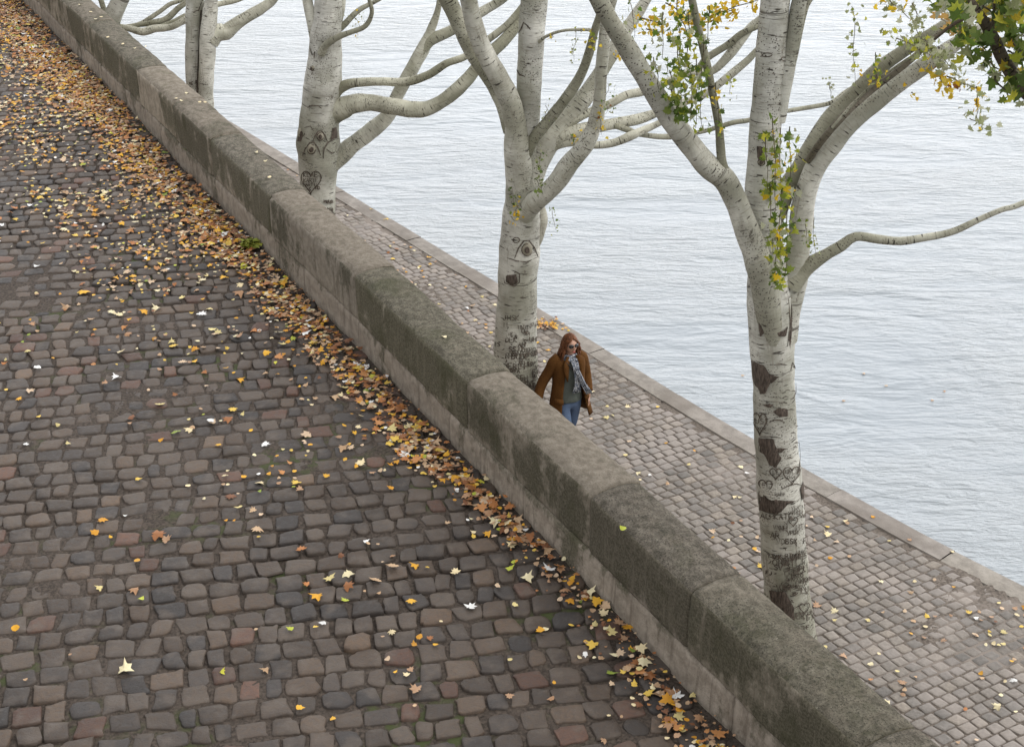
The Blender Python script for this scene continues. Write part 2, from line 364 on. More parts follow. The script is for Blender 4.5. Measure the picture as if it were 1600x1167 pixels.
def edge_dist(x, y):                              # metres inland of the quay edge (positive on the paving)
    d = EA[1:] - EA[:-1]; L = (d ** 2).sum(1); t = np.clip(((x - EA[:-1, 0]) * d[:, 0] + (y - EA[:-1, 1]) * d[:, 1]) / L, 0, 1)
    qx = EA[:-1, 0] + d[:, 0] * t; qy = EA[:-1, 1] + d[:, 1] * t; D = (x - qx) ** 2 + (y - qy) ** 2; k = int(D.argmin())
    s = d[k, 0] * (y - EA[k, 1]) - d[k, 1] * (x - EA[k, 0])
    return math.sqrt(D[k]) * (1 if s < 0 else -1)
KW = .31
def quay_ok(x, y):
    s, d = sd_of(x, y)
    if d > -WALL_T - .05: return False
    if not inview((x, y, QZ), 240): return False
    return edge_dist(x, y) > KW + .045
def quay_z(x, y): return QZ + (fbm(x * .4, y * .4, 2) - .5) * .012
ed = (EDGE[4] - EDGE[8]).normalized(); qa = R(60); qr = (math.sin(qa), math.cos(qa))
cells = lattice((1, 17), qr, (ed.x, ed.y), 165, 65, .128, .130, .165, .008, quay_ok, wob=.005)
n = len(cells)
def quaycol(n):
    pal = np.array([(.195, .174, .152), (.212, .188, .162), (.168, .152, .136), (.228, .198, .165), (.142, .131, .118)])
    return pal[rng.choice(5, n, p=[.3, .28, .2, .14, .08])] * (.9 + .25 * rng.random((n, 1)))
V, F, C = paving(cells, .006 + .005 * rng.random(n), 12, 6 + 4 * rng.random(n), quaycol, quay_z)
P2, F2 = sheet(-12, 12, 5, 34, .10, lambda x, y: sd_of(x, y)[1] < -.1 and inview((x, y, QZ), 330) and edge_dist(x + .05, y + .05) > KW - .04, lambda x, y: quay_z(x, y) * 1.0 + np.minimum(.007, (fbm(x * 1.1 + 4, y * 1.1, 3) - .5) * .022 + .003 * np.clip((fbm(x * .6 + 11, y * .6, 2) - .55) * 10, -1, 1)))
nv = len(V); k = nv + len(P2)
allV = np.vstack([V, P2]); allC = np.vstack([C, np.ones((len(P2), 3))]); allF = F + [tuple(i + nv for i in f) for f in F2]; mi = [0] * len(F) + [1] * len(F2)
pav = mesh('pavement', allV, allF, [M['qstone'], M['qjoint']], None, True, allC, None, mi); tag(pav, 'lower quay paved in small grey setts beside the river', kind='structure')
# kerb stones along the water
mb = MB()
acc = 0; nxt = 0; tint = 1; N = len(EP)
def enorm(i):
    a = EP[max(i - 1, 0)]; b = EP[min(i + 1, N - 1)]; t = (b - a).normalized(); return Vector((t.y, -t.x, 0))
i = 0
while i < N - 1:
    L = random.choice((2, 3, 3)); j = min(i + L, N - 1); tn = random.uniform(.85, 1.12); tc = (tn, tn * random.uniform(.97, 1.0), tn * random.uniform(.93, 1))
    rows = []
    t0 = (EP[min(i + 1, N - 1)] - EP[i]).normalized() * .004; dz = random.uniform(-.006, .006)
    for q in range(i, j + 1):
        nn = enorm(q); base = EP[q] + (t0 if q == i else (-t0 if q == j else t0 * 0))
        prof = [(0.0, -1.4), (.0, -.03), (.025, .012), (KW * .5, .018), (KW - .02, .012), (KW, -.03), (KW, -.3)]
        # inland direction is +nn or -nn
        rows.append((base, nn, prof, dz))
    Vv = []
    for base, nn, prof, dz in rows:
        inl = nn if edge_dist(base.x + nn.x * .2, base.y + nn.y * .2) > 0 else -nn
        for w_, h_ in prof: Vv.append(base + inl * w_ + Vector((0, 0, h_ + dz)))
    m = 7; Ff = []
    for a in range(len(rows) - 1):
        for b in range(m - 1): Ff.append((a * m + b, a * m + b + 1, (a + 1) * m + b + 1, (a + 1) * m + b))
    mb.add(Vv, Ff, tc); i = j
kerb = mb.build('kerb', M['kerb'], None, False); tag(kerb, 'pale granite kerb along the river edge of the quay', kind='structure')
# ground body under quay and wall (earth), and the river
def poly(name, pts, mat, lab):
    o = mesh(name, [tuple(p) for p in pts], [tuple(range(len(pts)))], mat, None, False, [(1, 1, 1)] * len(pts)); return tag(o, lab, kind='structure')
inl = [EP[i] + (enorm(i) if edge_dist(EP[i].x + enorm(i).x * .2, EP[i].y + enorm(i).y * .2) > 0 else -enorm(i)) * .2 for i in range(0, N, 4)]
g = [Vector((p.x, p.y, QZ - .06)) for p in inl]; a = wp(60, .0, QZ - .06); b = wp(-14, .0, QZ - .06)
gm = [Vector(b), Vector(a)] + g
ground = poly('ground', gm, M['qjoint'], 'earth bed under the quay paving')
wv = []; wf = []
water = mesh('water', [(-400, -200, WZ), (600, -200, WZ), (600, 900, WZ), (-400, 900, WZ)], [(0, 1, 2, 3)], M['water'], None, False); tag(water, 'rippled pale grey river water', kind='structure')

# ---------------------------------------------------------------- parapet wall
wall = empty('parapet_wall', WA, math.atan2(WD.y, WD.x)); tag(wall, 'long mossy stone parapet with rounded coping between the upper road and the quay', 'wall')
# local: x = along (away), y = -n (toward road is +y), z up
def s_of_px(px, py, z=None):
    # pixel on the front top edge -> distance along the wall
    best = None
    d = ray(px, py); # intersect with vertical front plane
    nrm = WN; k = (WA - Vector((0, 0, CH))).dot(nrm) / d.dot(nrm); p = Vector((0, 0, CH)) + d * k
    return (p - WA).dot(WD)
cop = sorted(s_of_px(x, y) for x, y in ((137, 45), (211, 101), (267, 152), (326, 209), (420, 298), (553, 426), (729, 594), (921, 774), (1079, 924)))
cop = [cop[0] - 3.4, cop[0] - 1.7] + cop
# how mossy each coping stone is, nearest first (front edge pixel of its far end)
MOSS = [(1079, 924, .03), (921, 774, .04), (729, 594, -.09), (553, 426, .07), (420, 298, -.20), (326, 209, .05), (267, 152, -.08), (211, 101, -.16), (137, 45, .02)]
while cop[-1] < 44: cop.append(cop[-1] + random.uniform(1.3, 2.2))
low = sorted(s_of_px(x, y) for x, y in ((132, 95), (204, 170), (280, 235), (434, 380), (703, 660), (820, 790), (955, 930)))
low = [low[0] - 3.0, low[0] - 1.5] + low
while low[-1] < 44: low.append(low[-1] + random.uniform(1.2, 2.0))
print('coping joints', [round(x, 2) for x in cop]); print('low joints', [round(x, 2) for x in low])
ZC = .275                                          # top of the lower course
def wall_block(name, s0, s1, prof_fn, tint, seed, split=None, moss=0.0):
    g = .005; n = max(2, int((s1 - s0) / .04)); V = []; F = []; mi = []
    prof = prof_fn(0); m = len(prof)
    ox, oz = random.uniform(-.008, .008), random.uniform(-.006, .006); rot = random.uniform(-.006, .006)
    for i in range(n + 1):
        t = i / n; x = s0 + g + (s1 - s0 - 2 * g) * t
        edge = min(t, 1 - t) * (s1 - s0); er = max(0, 1 - edge / .035)
        for (y, z, ny, nz) in prof:
            q = mnoise.noise(Vector((x * 2.2 + seed, y * 3, z * 3))) * .010 + mnoise.noise(Vector((x * 9, y * 9 + seed, z * 9))) * .006 - er * er * .012 - (.030 * max(0, mnoise.noise(Vector((x * 5.5, seed, 2.0))) - .18) if (ny > .2 and nz > .2) else 0)
            V.append((x, y + ny * q + ox + rot * (t - .5) * (s1 - s0) * 2, z + nz * q + (oz if nz > 0 else 0)))
    for i in range(n):
        for j in range(m - 1):
            F.append((i * m + j, i * m + j + 1, (i + 1) * m + j + 1, (i + 1) * m + j))
            mi.append(1 if split and split[0] <= j < split[1] else 0)
    F.append(tuple(reversed(range(m)))); mi.append(0); F.append(tuple(n * m + j for j in range(m))); mi.append(0)
    o = mesh(name, V, F, [M['face'], M['top']], wall, True, [tint] * len(V), None, mi)
    a = o.data.attributes.new('moss', 'FLOAT', 'POINT'); a.data.foreach_set('value', [moss] * len(V))
    return o
def cop_prof(_):
    P = []; T = WALL_T; H = WALL_H
    P += [(-.022, ZC + .003, 1, 0), (-.004, ZC + .010, 1, 0)]
    zs = [ZC + .022, .36, .45, .54, .63, .70]
    for z in zs: P.append((0.0, z, 1, 0))
    P += [(-.004, .728, .8, .5), (-.014, .745, .7, .7), (-.035, .757, .3, .9)]
    for k in range(1, 9):
        u = k / 9; P.append((-T * u if k else 0, .757 + .030 * math.sin(math.pi * u), 0, 1))
    P += [(-T + .02, .755, -.3, .9), (-T, .735, -.7, .7)]
    P += [(-T, .6, -1, 0), (-T, .4, -1, 0), (-T, ZC + .003, -1, 0)]
    return P
def low_prof(_):
    T = WALL_T; return [(.012, -.25, 1, 0), (.012, -.05, 1, 0), (.012, .05, 1, 0), (.010, .13, 1, 0), (.008, .21, 1, 0), (.004, ZC - .016, 1, 0), (-.006, ZC - .004, .5, .5), (-.024, ZC, 0, .5), (-T, ZC, -.5, .5), (-T, .1, -1, 0), (-T, -.25, -1, 0)]
for i in range(len(cop) - 1):
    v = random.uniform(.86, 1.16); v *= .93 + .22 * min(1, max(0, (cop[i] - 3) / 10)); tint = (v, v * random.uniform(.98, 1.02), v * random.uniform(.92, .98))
    if 0 < i: pass
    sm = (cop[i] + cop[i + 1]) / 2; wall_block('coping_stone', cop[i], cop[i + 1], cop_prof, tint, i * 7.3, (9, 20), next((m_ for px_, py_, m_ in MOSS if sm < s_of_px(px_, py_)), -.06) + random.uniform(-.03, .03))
for i in range(len(low) - 1):
    v = random.uniform(.92, 1.22); wall_block('base_course', low[i], low[i + 1], low_prof, (v, v * .985, v * .96), 50 + i * 3.1, None, random.uniform(-.05, .05))
# retaining wall below, quay side
T = WALL_T; s0, s1 = cop[0], cop[-1]; n = 60; V = []; F = []
for i in range(n + 1):
    x = s0 + (s1 - s0) * i / n
    V += [(x, -T - .02, QZ - .2), (x, -T + .005, -.24), (x, -.02, -.24), (x, -.02, QZ - .2)]
for i in range(n):
    for j in range(3): F.append((i * 4 + j, (i + 1) * 4 + j, (i + 1) * 4 + j + 1, i * 4 + j + 1))
mesh('retaining_face', V, F, M['face'], wall, False, [(1, 1, 1)] * len(V))

# ---------------------------------------------------------------- leaves
def leaf_outline(kind, rnd):
    if kind == 'maple':
        A = [(-90, .28), (-68, .55), (-40, .50), (-22, .72), (-5, .95), (12, .62), (28, .55), (48, .92), (66, .66), (78, .70), (90, 1.12)]
        pts = [(r * math.cos(R(a)), r * math.sin(R(a))) for a, r in A]
        pts += [(-x, y) for x, y in reversed(pts[1:-1])]
        return [(x * rnd.uniform(.88, 1.1), y * rnd.uniform(.88, 1.1)) for x, y in pts]
    if kind == 'lobed':
        A = [(-90, .5), (-55, .62), (-20, .78), (10, .60), (35, .85), (60, .68), (90, 1.1)]
        pts = [(r * .85 * math.cos(R(a)), r * math.sin(R(a))) for a, r in A]; pts += [(-x, y) for x, y in reversed(pts[1:-1])]
        return [(x * rnd.uniform(.85, 1.1), y * rnd.uniform(.85, 1.1)) for x, y in pts]
    return [(.72 * math.cos(t) * rnd.uniform(.88, 1.08), .85 * math.sin(t) * rnd.uniform(.9, 1.08) + (.15 if abs(t - 1.57) < .3 else 0)) for t in [k * math.pi / 4.5 for k in range(9)]]
def leaf_verts(kind, size, rnd, curl=.25):
    o = leaf_outline(kind, rnd); c1, c2 = rnd.uniform(-1, 1) * curl, rnd.uniform(-.3, 1) * curl; s = size / 2
    f = lambda x, y: (x * s, y * s, (c1 * x * x + c2 * y * y + rnd.uniform(-.05, .05) - .25 * curl * abs(x)) * s)
    V = [(0, 0, .06 * s)] + [f(x, y) for x, y in o]; n = len(o)
    return V, [(0, 1 + i, 1 + (i + 1) % n) for i in range(n)]
GOLD = [(.60, .30, .02), (.66, .36, .03), (.52, .24, .015), (.62, .42, .07)]
TAN = [(.48, .33, .20), (.54, .40, .27), (.40, .26, .15), (.36, .22, .13)]
BROWN = [(.27, .105, .035), (.38, .15, .045), (.16, .065, .03), (.44, .20, .07), (.34, .19, .10)]
PALE = [(.68, .60, .38), (.66, .55, .33), (.60, .50, .22)]
WHITE = [(.72, .72, .70), (.70, .70, .68)]
LIME = [(.36, .40, .04), (.20, .26, .04), (.50, .48, .05)]
FAM = dict(golden_yellow=GOLD, tan=TAN, brown=BROWN, pale_cream=PALE, silvery_white=WHITE, lime_green=LIME)
leaves = []        # (family, kind, size, pos, rot, tilt)
def put(x, y, z, fam, kind, size, layer=0.0): leaves.append((fam, kind, size, Vector((x, y, z + layer)), random.uniform(0, 6.28), (random.gauss(0, .16), random.gauss(0, .16))))
def pickfam(w): return random.choices(list(w), list(w.values()))[0]
# gutter drift and open scatter on the road
cnt = 0
for k in range(110000):
    s = random.uniform(-4, 30); d = random.uniform(.03, 9) if random.random() < .6 else random.uniform(.03, 2.0)
    dens_s = 1 / (9 * .6) if d > 2 else 1 / (9 * .6) + 0
    p = WA + WD * s - WN * d
    if not inview((p.x, p.y, 0), 40): continue
    cl = float(fbm(p.x * 1.3, p.y * 1.3, 3)); cl2 = float(vnoise(s * 1.2, 7.7))
    far = min(1, max(0, (p.y - 9) / 14))
    mid = .19 + .28 * far + .10 * (cl2 - .5); wd = .17 + .30 * far ** 1.3
    band = math.exp(-((d - mid) / wd) ** 2)
    near_wall = 1 if d > .05 + .09 * cl2 else .35
    g_den = band * (.42 + .58 * far ** .7) * near_wall * (.10 + 1.7 * cl ** 1.2)
    fy = min(1, max(0, (p.y - 10.2) / 11)); open_den = (.009 + .125 * fy ** 1.35) * (.12 + 3.0 * max(0, cl - .34))
    if d > 2: pr = open_den
    else: pr = max(open_den, g_den * .62)
    if d <= 2: pr *= .80
    if random.random() > pr * 2.3: continue
    near = band > .35
    fam = pickfam(dict(golden_yellow=.25 if near else .30, tan=.30, brown=.36 if near else .14, pale_cream=.10 if near else .2, silvery_white=.03, lime_green=.02))
    kind = random.choices(('maple', 'lobed', 'round'), (.22, .30, .48))[0]
    if fam == 'brown': kind = random.choice(('maple', 'maple', 'lobed'))
    size = {'maple': random.uniform(.065, .125), 'lobed': random.uniform(.045, .078), 'round': random.uniform(.032, .055)}[kind] * (1.0 + .05 * near * (1 - far))
    put(p.x, p.y, float(road_z(p.x, p.y)) + .026 + random.random() * .012 * (2.5 if near else .6), fam, kind, size); cnt += 1
for k in range(2600):                              # crumbled brown bits in the gutter
    s = random.uniform(-4, 24); d = abs(random.gauss(.03, .16)) + .015; p = WA + WD * s - WN * d
    if not inview((p.x, p.y, 0), 20) or random.random() > .5: continue
    put(p.x, p.y, float(road_z(p.x, p.y)) + .018 + random.random() * .01, random.choice(('brown', 'brown', 'tan')), 'lobed', random.uniform(.018, .042))
print('road leaves', cnt)
# leaves read off the photograph one by one (pixel on the road, family, kind, size)
for px, py, fam, kind, size in ((245, 838, 'brown', 'maple', .16), (505, 975, 'silvery_white', 'lobed', .075), (455, 985, 'lime_green', 'lobed', .07), (60, 575, 'silvery_white', 'lobed', .10), (183, 590, 'silvery_white', 'maple', .12),
    (330, 657, 'silvery_white', 'lobed', .11), (195, 1050, 'pale_cream', 'maple', .15), (535, 700, 'tan', 'maple', .13), (480, 680, 'tan', 'maple', .13), (358, 655, 'brown', 'maple', .13), (205, 654, 'brown', 'lobed', .10),
    (497, 932, 'golden_yellow', 'maple', .13), (845, 985, 'golden_yellow', 'lobed', .10), (655, 995, 'golden_yellow', 'lobed', .08), (540, 940, 'lime_green', 'maple', .08), (515, 905, 'pale_cream', 'maple', .12), (375, 797, 'pale_cream', 'lobed', .085),
    (215, 880, 'golden_yellow', 'round', .07), (220, 940, 'lime_green', 'round', .07), (217, 750, 'golden_yellow', 'lobed', .09), (150, 835, 'golden_yellow', 'lobed', .10), (25, 985, 'golden_yellow', 'round', .07), (795, 890, 'lime_green', 'lobed', .09),
    (130, 455, 'golden_yellow', 'maple', .16), (600, 390, 'brown', 'maple', .001), (375, 455, 'brown', 'maple', .17), (315, 490, 'silvery_white', 'maple', .13), (225, 485, 'golden_yellow', 'maple', .14), (105, 480, 'tan', 'maple', .15), (330, 515, 'pale_cream', 'lobed', .11)):
    if size < .01: continue
    p = onz(px, py, .02); put(p.x, p.y, float(road_z(p.x, p.y)) + .035, fam, kind, size)
# quay leaves: sparse, paler, some clusters by the kerb
cq = 0
for k in range(5200):
    p = onz(random.uniform(380, 1620), random.uniform(200, 1180), QZ)
    if not quay_ok(p.x, p.y) or random.random() > (depth(p) / 26) ** 1.0: continue
    cl = float(fbm(p.x * 1.1 + 50, p.y * 1.1, 3)); 
    if random.random() > (.18 + 2.8 * max(0, cl - .42)): continue
    fam = pickfam(dict(golden_yellow=.24, tan=.34, pale_cream=.32, silvery_white=.03, brown=.07, lime_green=.005))
    kind = random.choice(('lobed', 'round', 'maple', 'round')); put(p.x, p.y, QZ + .022 + random.random() * .012, fam, kind, {'maple': .10, 'lobed': .075, 'round': .055}[kind] * random.uniform(.8, 1.15)); cq += 1
for k in range(70):
    p = onz(random.gauss(855, 14), random.gauss(512, 5), QZ); put(p.x, p.y, QZ + .03 + random.random() * .03, pickfam(dict(golden_yellow=.4, tan=.3, brown=.3)), 'lobed', .07)
for k in range(26):
    t = random.random(); i = int(t * (N - 1)); q = EP[i]; nn = enorm(i); nn = nn if edge_dist(q.x + nn.x * .2, q.y + nn.y * .2) > 0 else -nn; p = q + nn * random.uniform(.05, KW)
    if inview((p.x, p.y, QZ)): put(p.x, p.y, QZ + .028, pickfam(dict(golden_yellow=.4, pale_cream=.5, tan=.2)), 'lobed', .07)
print('quay leaves', cq)
road_set = len(leaves)
mesh_cache = {}
def leaf_mesh(fam, kind, var):
    key = (fam, kind, var)
    if key not in mesh_cache:
        rnd = random.Random(hash((sorted(FAM).index(fam), len(kind), var)) & 0xffff); V, F = leaf_verts(kind, 1.0, rnd, .5)
        c = FAM[fam][var % len(FAM[fam])]; me = bpy.data.meshes.new('fallen_leaf'); me.from_pydata(V, [], F)
        a = me.color_attributes.new('tint', 'FLOAT_COLOR', 'POINT'); cc = []
        for q in V: m = rnd.uniform(.8, 1.1); cc += [c[0] * m, c[1] * m, c[2] * m, 1]
        a.data.foreach_set('color', cc); me.materials.append(M['fallen']); me.polygons.foreach_set('use_smooth', [True] * len(F)); mesh_cache[key] = me
    return mesh_cache[key]
def apparent(l):
    d = depth(l[3]); x, y = proj(l[3])
    return (l[2] / d) ** 2 * (1 if (0 < x < 1600 and 0 < y < 1167) else 0)
def hidden(p):                                      # behind the parapet as seen from the camera
    s, d = sd_of(p.x, p.y)
    if d > 0: return False
    o = Vector((0, 0, CH)); v = p - o
    for off in (0, -WALL_T):                        # planes front, back
        n0 = (WA + WN * -off * 1.0 - o).dot(WN); t = n0 / v.dot(WN); q = o + v * t
        if t < 1 and q.z < WALL_H + .01: return True
    return False
order = sorted(range(len(leaves)), key=lambda i: -apparent(leaves[i]) * (0 if hidden(leaves[i][3]) else 1))
indiv = set(order[:282])
WHERE = {0: 'loose on upper cobbles', 1: 'in the parapet drift', 2: 'on the lower quay'}
for i in sorted(indiv):
    fam, kind, size, p, rz, tl = leaves[i]
    s, d = sd_of(p.x, p.y); wh = 2 if d < 0 else (1 if d < .95 else 0)
    me = leaf_mesh(fam, kind, random.randrange(5)); o = bpy.data.objects.new('fallen_leaf', me); col.objects.link(o); o.location = p; o.scale = (size, size, size); o.rotation_euler = (tl[0], tl[1], rz)
    shape = {'maple': 'maple-shaped', 'lobed': 'small lobed', 'round': 'small rounded'}[kind]
    X, Y_ = proj(p); vert = 'top' if Y_ < 330 else ('upper middle' if Y_ < 560 else ('lower middle' if Y_ < 800 else 'bottom')); hor = 'left' if X < 330 else ('centre' if X < 700 else 'right')
    lab = '%s %s fallen leaf %s, %s %s' % (fam.replace('_', ' '), shape, WHERE[wh], vert, hor)
    if size >= .155: lab = 'extra large %s curled maple-shaped leaf alone on the dark cobbles, %s %s' % (fam.replace('_', ' '), vert, hor)
    tag(o, lab, 'leaf', 'single leaves fallen ' + ('on the quay' if wh == 2 else ('along the parapet foot' if wh == 1 else 'on the upper road')))
lit = {0: MB(), 2: MB()}
for i, (fam, kind, size, p, rz, tl) in enumerate(leaves):
    if i in indiv: continue
    V, F = leaf_verts(kind, size, random, .45); m = Matrix.Rotation(rz, 3, 'Z') @ Matrix.Rotation(tl[0], 3, 'X') @ Matrix.Rotation(tl[1], 3, 'Y'); c = random.choice(FAM[fam]); b = random.uniform(.8, 1.1)
    s, d = sd_of(p.x, p.y); lit[2 if d < 0 else 0].add([p + m @ Vector(v) for v in V], F, (c[0] * b, c[1] * b, c[2] * b))
tag(lit[0].build('leaf_litter', M['fallen']), 'litter of small yellow and brown leaves strewn over the upper cobbles and gutter', 'leaves', kind='stuff')
tag(lit[2].build('leaf_litter', M['fallen']), 'sparse litter of pale leaves over the lower quay paving', 'leaves', kind='stuff')
# leaves on the coping and on the water
for px, py in ((125, 8), (142, 19), (150, 30), (158, 27), (168, 57), (192, 69), (210, 76), (226, 71), (275, 153), (284, 157), (292, 146), (312, 159), (320, 158), (400, 238), (415, 251), (421, 277), (694, 526), (974, 822)):
    p = onz(px, py, WALL_H + .025); s, d = sd_of(p.x, p.y); u = min(.95, max(.05, -d / WALL_T)); p.z = .757 + .03 * math.sin(math.pi * u) + .012
    fam = 'pale_cream' if px != 974 else 'lime_green'; o = bpy.data.objects.new('fallen_leaf', leaf_mesh(fam, 'round', random.randrange(5))); col.objects.link(o); o.location = p
    o.scale = (.06,) * 3; o.rotation_euler = (random.gauss(0, .1), random.gauss(0, .1), random.uniform(0, 6))
    if px == 974: tag(o, 'lime green round leaf on the near end of the coping top', 'leaf')
    elif px == 694: tag(o, 'pale cream leaf alone on the mossy middle stretch of the coping', 'leaf')
    else: tag(o, 'tiny pale cream leaf lying on the far stretch of the coping top', 'leaf', 'small leaves on the coping')
for px, py in ((1385, 602), (1457, 625), (1350, 583), (1160, 586), (1318, 626), (1475, 611)):
    p = onz(px, py, WZ + .02); o = bpy.data.objects.new('floating_leaf', leaf_mesh('tan', 'lobed', random.randrange(5))); col.objects.link(o); o.location = p; o.scale = (.07,) * 3; o.rotation_euler = (0, 0, random.uniform(0, 6))
    tag(o, 'small tan leaf floating on the grey river', 'leaf', 'leaves floating on the river')
# dead-leaf clump and weed stuck in the joint at the foot of the parapet

# ---------------------------------------------------------------- trees
def tube(pts, rad, seg=14, step=.045, lump=.03, seed=0.0, cap=True, tint=(1, 1, 1), tint2=None, uoff=None):
    P = [Vector(p) for p in pts]; n = len(P)
    C = []; Rr = []; 
    for i in range(n - 1):
        p0, p1, p2, p3 = P[max(i - 1, 0)], P[i], P[i + 1], P[min(i + 2, n - 1)]; m = max(2, int((p2 - p1).length / step))
        for k in range(m):
            t = k / m; C.append(.5 * ((2 * p1) + (p2 - p0) * t + (2 * p0 - 5 * p1 + 4 * p2 - p3) * t * t + (3 * p1 - p0 - 3 * p2 + p3) * t ** 3))
            ts = t * t * (3 - 2 * t); Rr.append(rad[i] * (1 - ts) + rad[i + 1] * ts)
    C.append(P[-1]); Rr.append(rad[-1])
    V, F, U, TT = [], [], [], []; up = None; L = 0; uo = random.random() * 5 if uoff is None else uoff
    ref = Vector((0, 1, 0))
    for i, c in enumerate(C):
        t = (C[min(i + 1, len(C) - 1)] - C[max(i - 1, 0)]).normalized()
        a = (ref - t * ref.dot(t))
        if a.length < .1: a = Vector((1, 0, 0)) - t * t.x
        a.normalize(); ref = a; b = t.cross(a)
        if i: L += (C[i] - C[i - 1]).length
        r = Rr[i]
        for k in range(seg + 1):
            an = 2 * math.pi * (k % seg) / seg; dv = a * math.cos(an) + b * math.sin(an)
            q = mnoise.noise(c * 2.6 + dv * r * 4 + Vector((seed, 0, 0))) * lump * 1.6 + mnoise.noise(c * 7 + dv * 1.2 + Vector((seed, 3, 0))) * lump * .8
            V.append(c + dv * r * (1 + q)); U.append((uo + k / seg * 2 * math.pi * max(r, .02), L + seed))
            TT.append(tint if tint2 is None else tuple(tint[j] * (1 - i / len(C)) + tint2[j] * i / len(C) for j in range(3)))
    s = seg + 1
    for i in range(len(C) - 1):
        for k in range(seg): F.append((i * s + k, i * s + k + 1, (i + 1) * s + k + 1, (i + 1) * s + k))
    if cap:
        V.append(C[-1] + (C[-1] - C[-2]).normalized() * Rr[-1] * .4); U.append((0, L)); TT.append(tint); e = len(V) - 1; q = (len(C) - 1) * s
        for k in range(seg): F.append((q + k, q + k + 1, e))
    return V, F, TT, U
class Tree:
    def __init__(s, base_px, label, group='white poplars in a row on the quay'):
        p = onz(base_px[0], base_px[1], QZ); s.Y = p.y; s.base = p
        s.root = empty('poplar_tree', p); tag(s.root, label, 'tree', group); s.trunk = None
        s.cur = None
    def P(s, x, y, dy=0): return ony(x, y, s.Y + dy)
    def pts(s, L):
        out = []; rad = []
        for q in L:
            p = s.P(q[0], q[1], q[3] if len(q) > 3 else 0); out.append(p - s.base); rad.append(q[2] / 2 * depth(p) / FPX)
        return out, rad
    def trunkmesh(s, L, seg=26, flare=1.18):
        pts, rad = s.pts(L); pts = [pts[0] * 1.0 + Vector((0, 0, -.25))] + pts; rad = [rad[0] * flare] + rad
        s.tl = L
        mb = MB(); V, F, TT, U = tube(pts, rad, seg, .035, .055, random.random() * 9, tint=(.80, .79, .74), tint2=(1, 1, 1)); mb.add(V, F, TT, U)
        s.trunk = mb.build('trunk', M['bark'], s.root)
    def branch(s, L, tint=(1, 1, 1), collar=1.0, name='branch', seg=14):
        pts, rad = s.pts(L)
        if collar > 1: rad[0] *= collar
        mb = MB(); V, F, TT, U = tube(pts, rad, seg, .04, .085, random.random() * 9, tint=tint); mb.add(V, F, TT, U)
        return mb.build(name, M['bark'], s.root)
    def axis(s, y, L=None):
        L = L or s.tl
        L = sorted(L, key=lambda q: q[1])
        for a, b in zip(L, L[1:]):
            if a[1] <= y <= b[1]:
                t = (y - a[1]) / (b[1] - a[1]); t2 = t * t * (3 - 2 * t); return a[0] + (b[0] - a[0]) * t, a[2] + (b[2] - a[2]) * t2, 0
        q = L[0] if y < L[0][1] else L[-1]; return q[0], q[2], 0
    def surf(s, x, y, lift=.004):
        cx, wpx, _ = s.axis(y); u = (x - cx) / (wpx / 2); u = max(-.985, min(.985, u)); w_ = math.sqrt(1 - u * u)
        cy = y - w_ * wpx / 2 * ST * .9; c = s.P(cx, cy); cx2, wpx2, _ = s.axis(cy); c = s.P(cx2, cy); r = wpx2 / 2 * depth(c) / FPX * 1.02 + lift
        return c + Vector((u * r, -w_ * r, 0)) - s.base
    def put(s, name, V, F):
        if s.cur is not None: s.cur.add(V, F)
        else: m_ = MB(); m_.add(V, F); m_.build(name, M['carve'], s.root)
    def grouped(s, name, fn):
        if s.cur is not None: fn(); return
        s.cur = MB(); fn(); m_ = s.cur; s.cur = None; return m_.build(name, M['carve'], s.root)
    def line(s, pp, wd=1.6, lift=.004, closed=False, taper=True):
        if closed: pp = pp + [pp[0]]
        V = []; F = []; n = len(pp)
        for i, (x, y) in enumerate(pp):
            a = pp[max(i - 1, 0)]; b = pp[min(i + 1, n - 1)]; dx, dy = b[0] - a[0], b[1] - a[1]; l = math.hypot(dx, dy) or 1; nx, ny = -dy / l, dx / l
            h = wd / 2 * random.uniform(.75, 1.2) * (.45 if taper and not closed and i in (0, n - 1) else 1)
            V += [s.surf(x - nx * h, y - ny * h, lift), s.surf(x, y, lift + .003), s.surf(x + nx * h, y + ny * h, lift)]
        for i in range(n - 1):
            F += [(i * 3, i * 3 + 1, i * 3 + 4, i * 3 + 3), (i * 3 + 1, i * 3 + 2, i * 3 + 5, i * 3 + 4)]
        s.put('bark_crack', V, F)
    def patch(s, pp, lift=.003):
        # filled dark patch: rings towards the centroid
        cx = sum(p[0] for p in pp) / len(pp); cy = sum(p[1] for p in pp) / len(pp); q = []
        for i in range(len(pp)):
            a, b = pp[i], pp[(i + 1) % len(pp)]
            for k in range(4): t = k / 4; q.append((a[0] + (b[0] - a[0]) * t + random.uniform(-.6, .6), a[1] + (b[1] - a[1]) * t + random.uniform(-.6, .6)))
        V = []; F = []; n = len(q)
        for sc, lf in ((1, lift), (.66, lift + .006), (.33, lift + .006)):
            for x, y in q: V.append(s.surf(cx + (x - cx) * sc, cy + (y - cy) * sc, lf))
        V.append(s.surf(cx, cy, lift + .006))
        for k in range(2):
            for i in range(n): j = (i + 1) % n; F.append((k * n + i, k * n + j, (k + 1) * n + j, (k + 1) * n + i))
        for i in range(n): F.append((2 * n + i, 2 * n + (i + 1) % n, 3 * n))
        m_ = MB(); m_.add(V, F); m_.build('bark_scar', M['scar'], s.root)
    def ell(s, cx, cy, rx, ry, a0=0, a1=360, wd=1.6, n=16):
        s.line([(cx + rx * math.cos(R(a0 + (a1 - a0) * k / n)), cy + ry * math.sin(R(a0 + (a1 - a0) * k / n))) for k in range(n + 1)], wd)
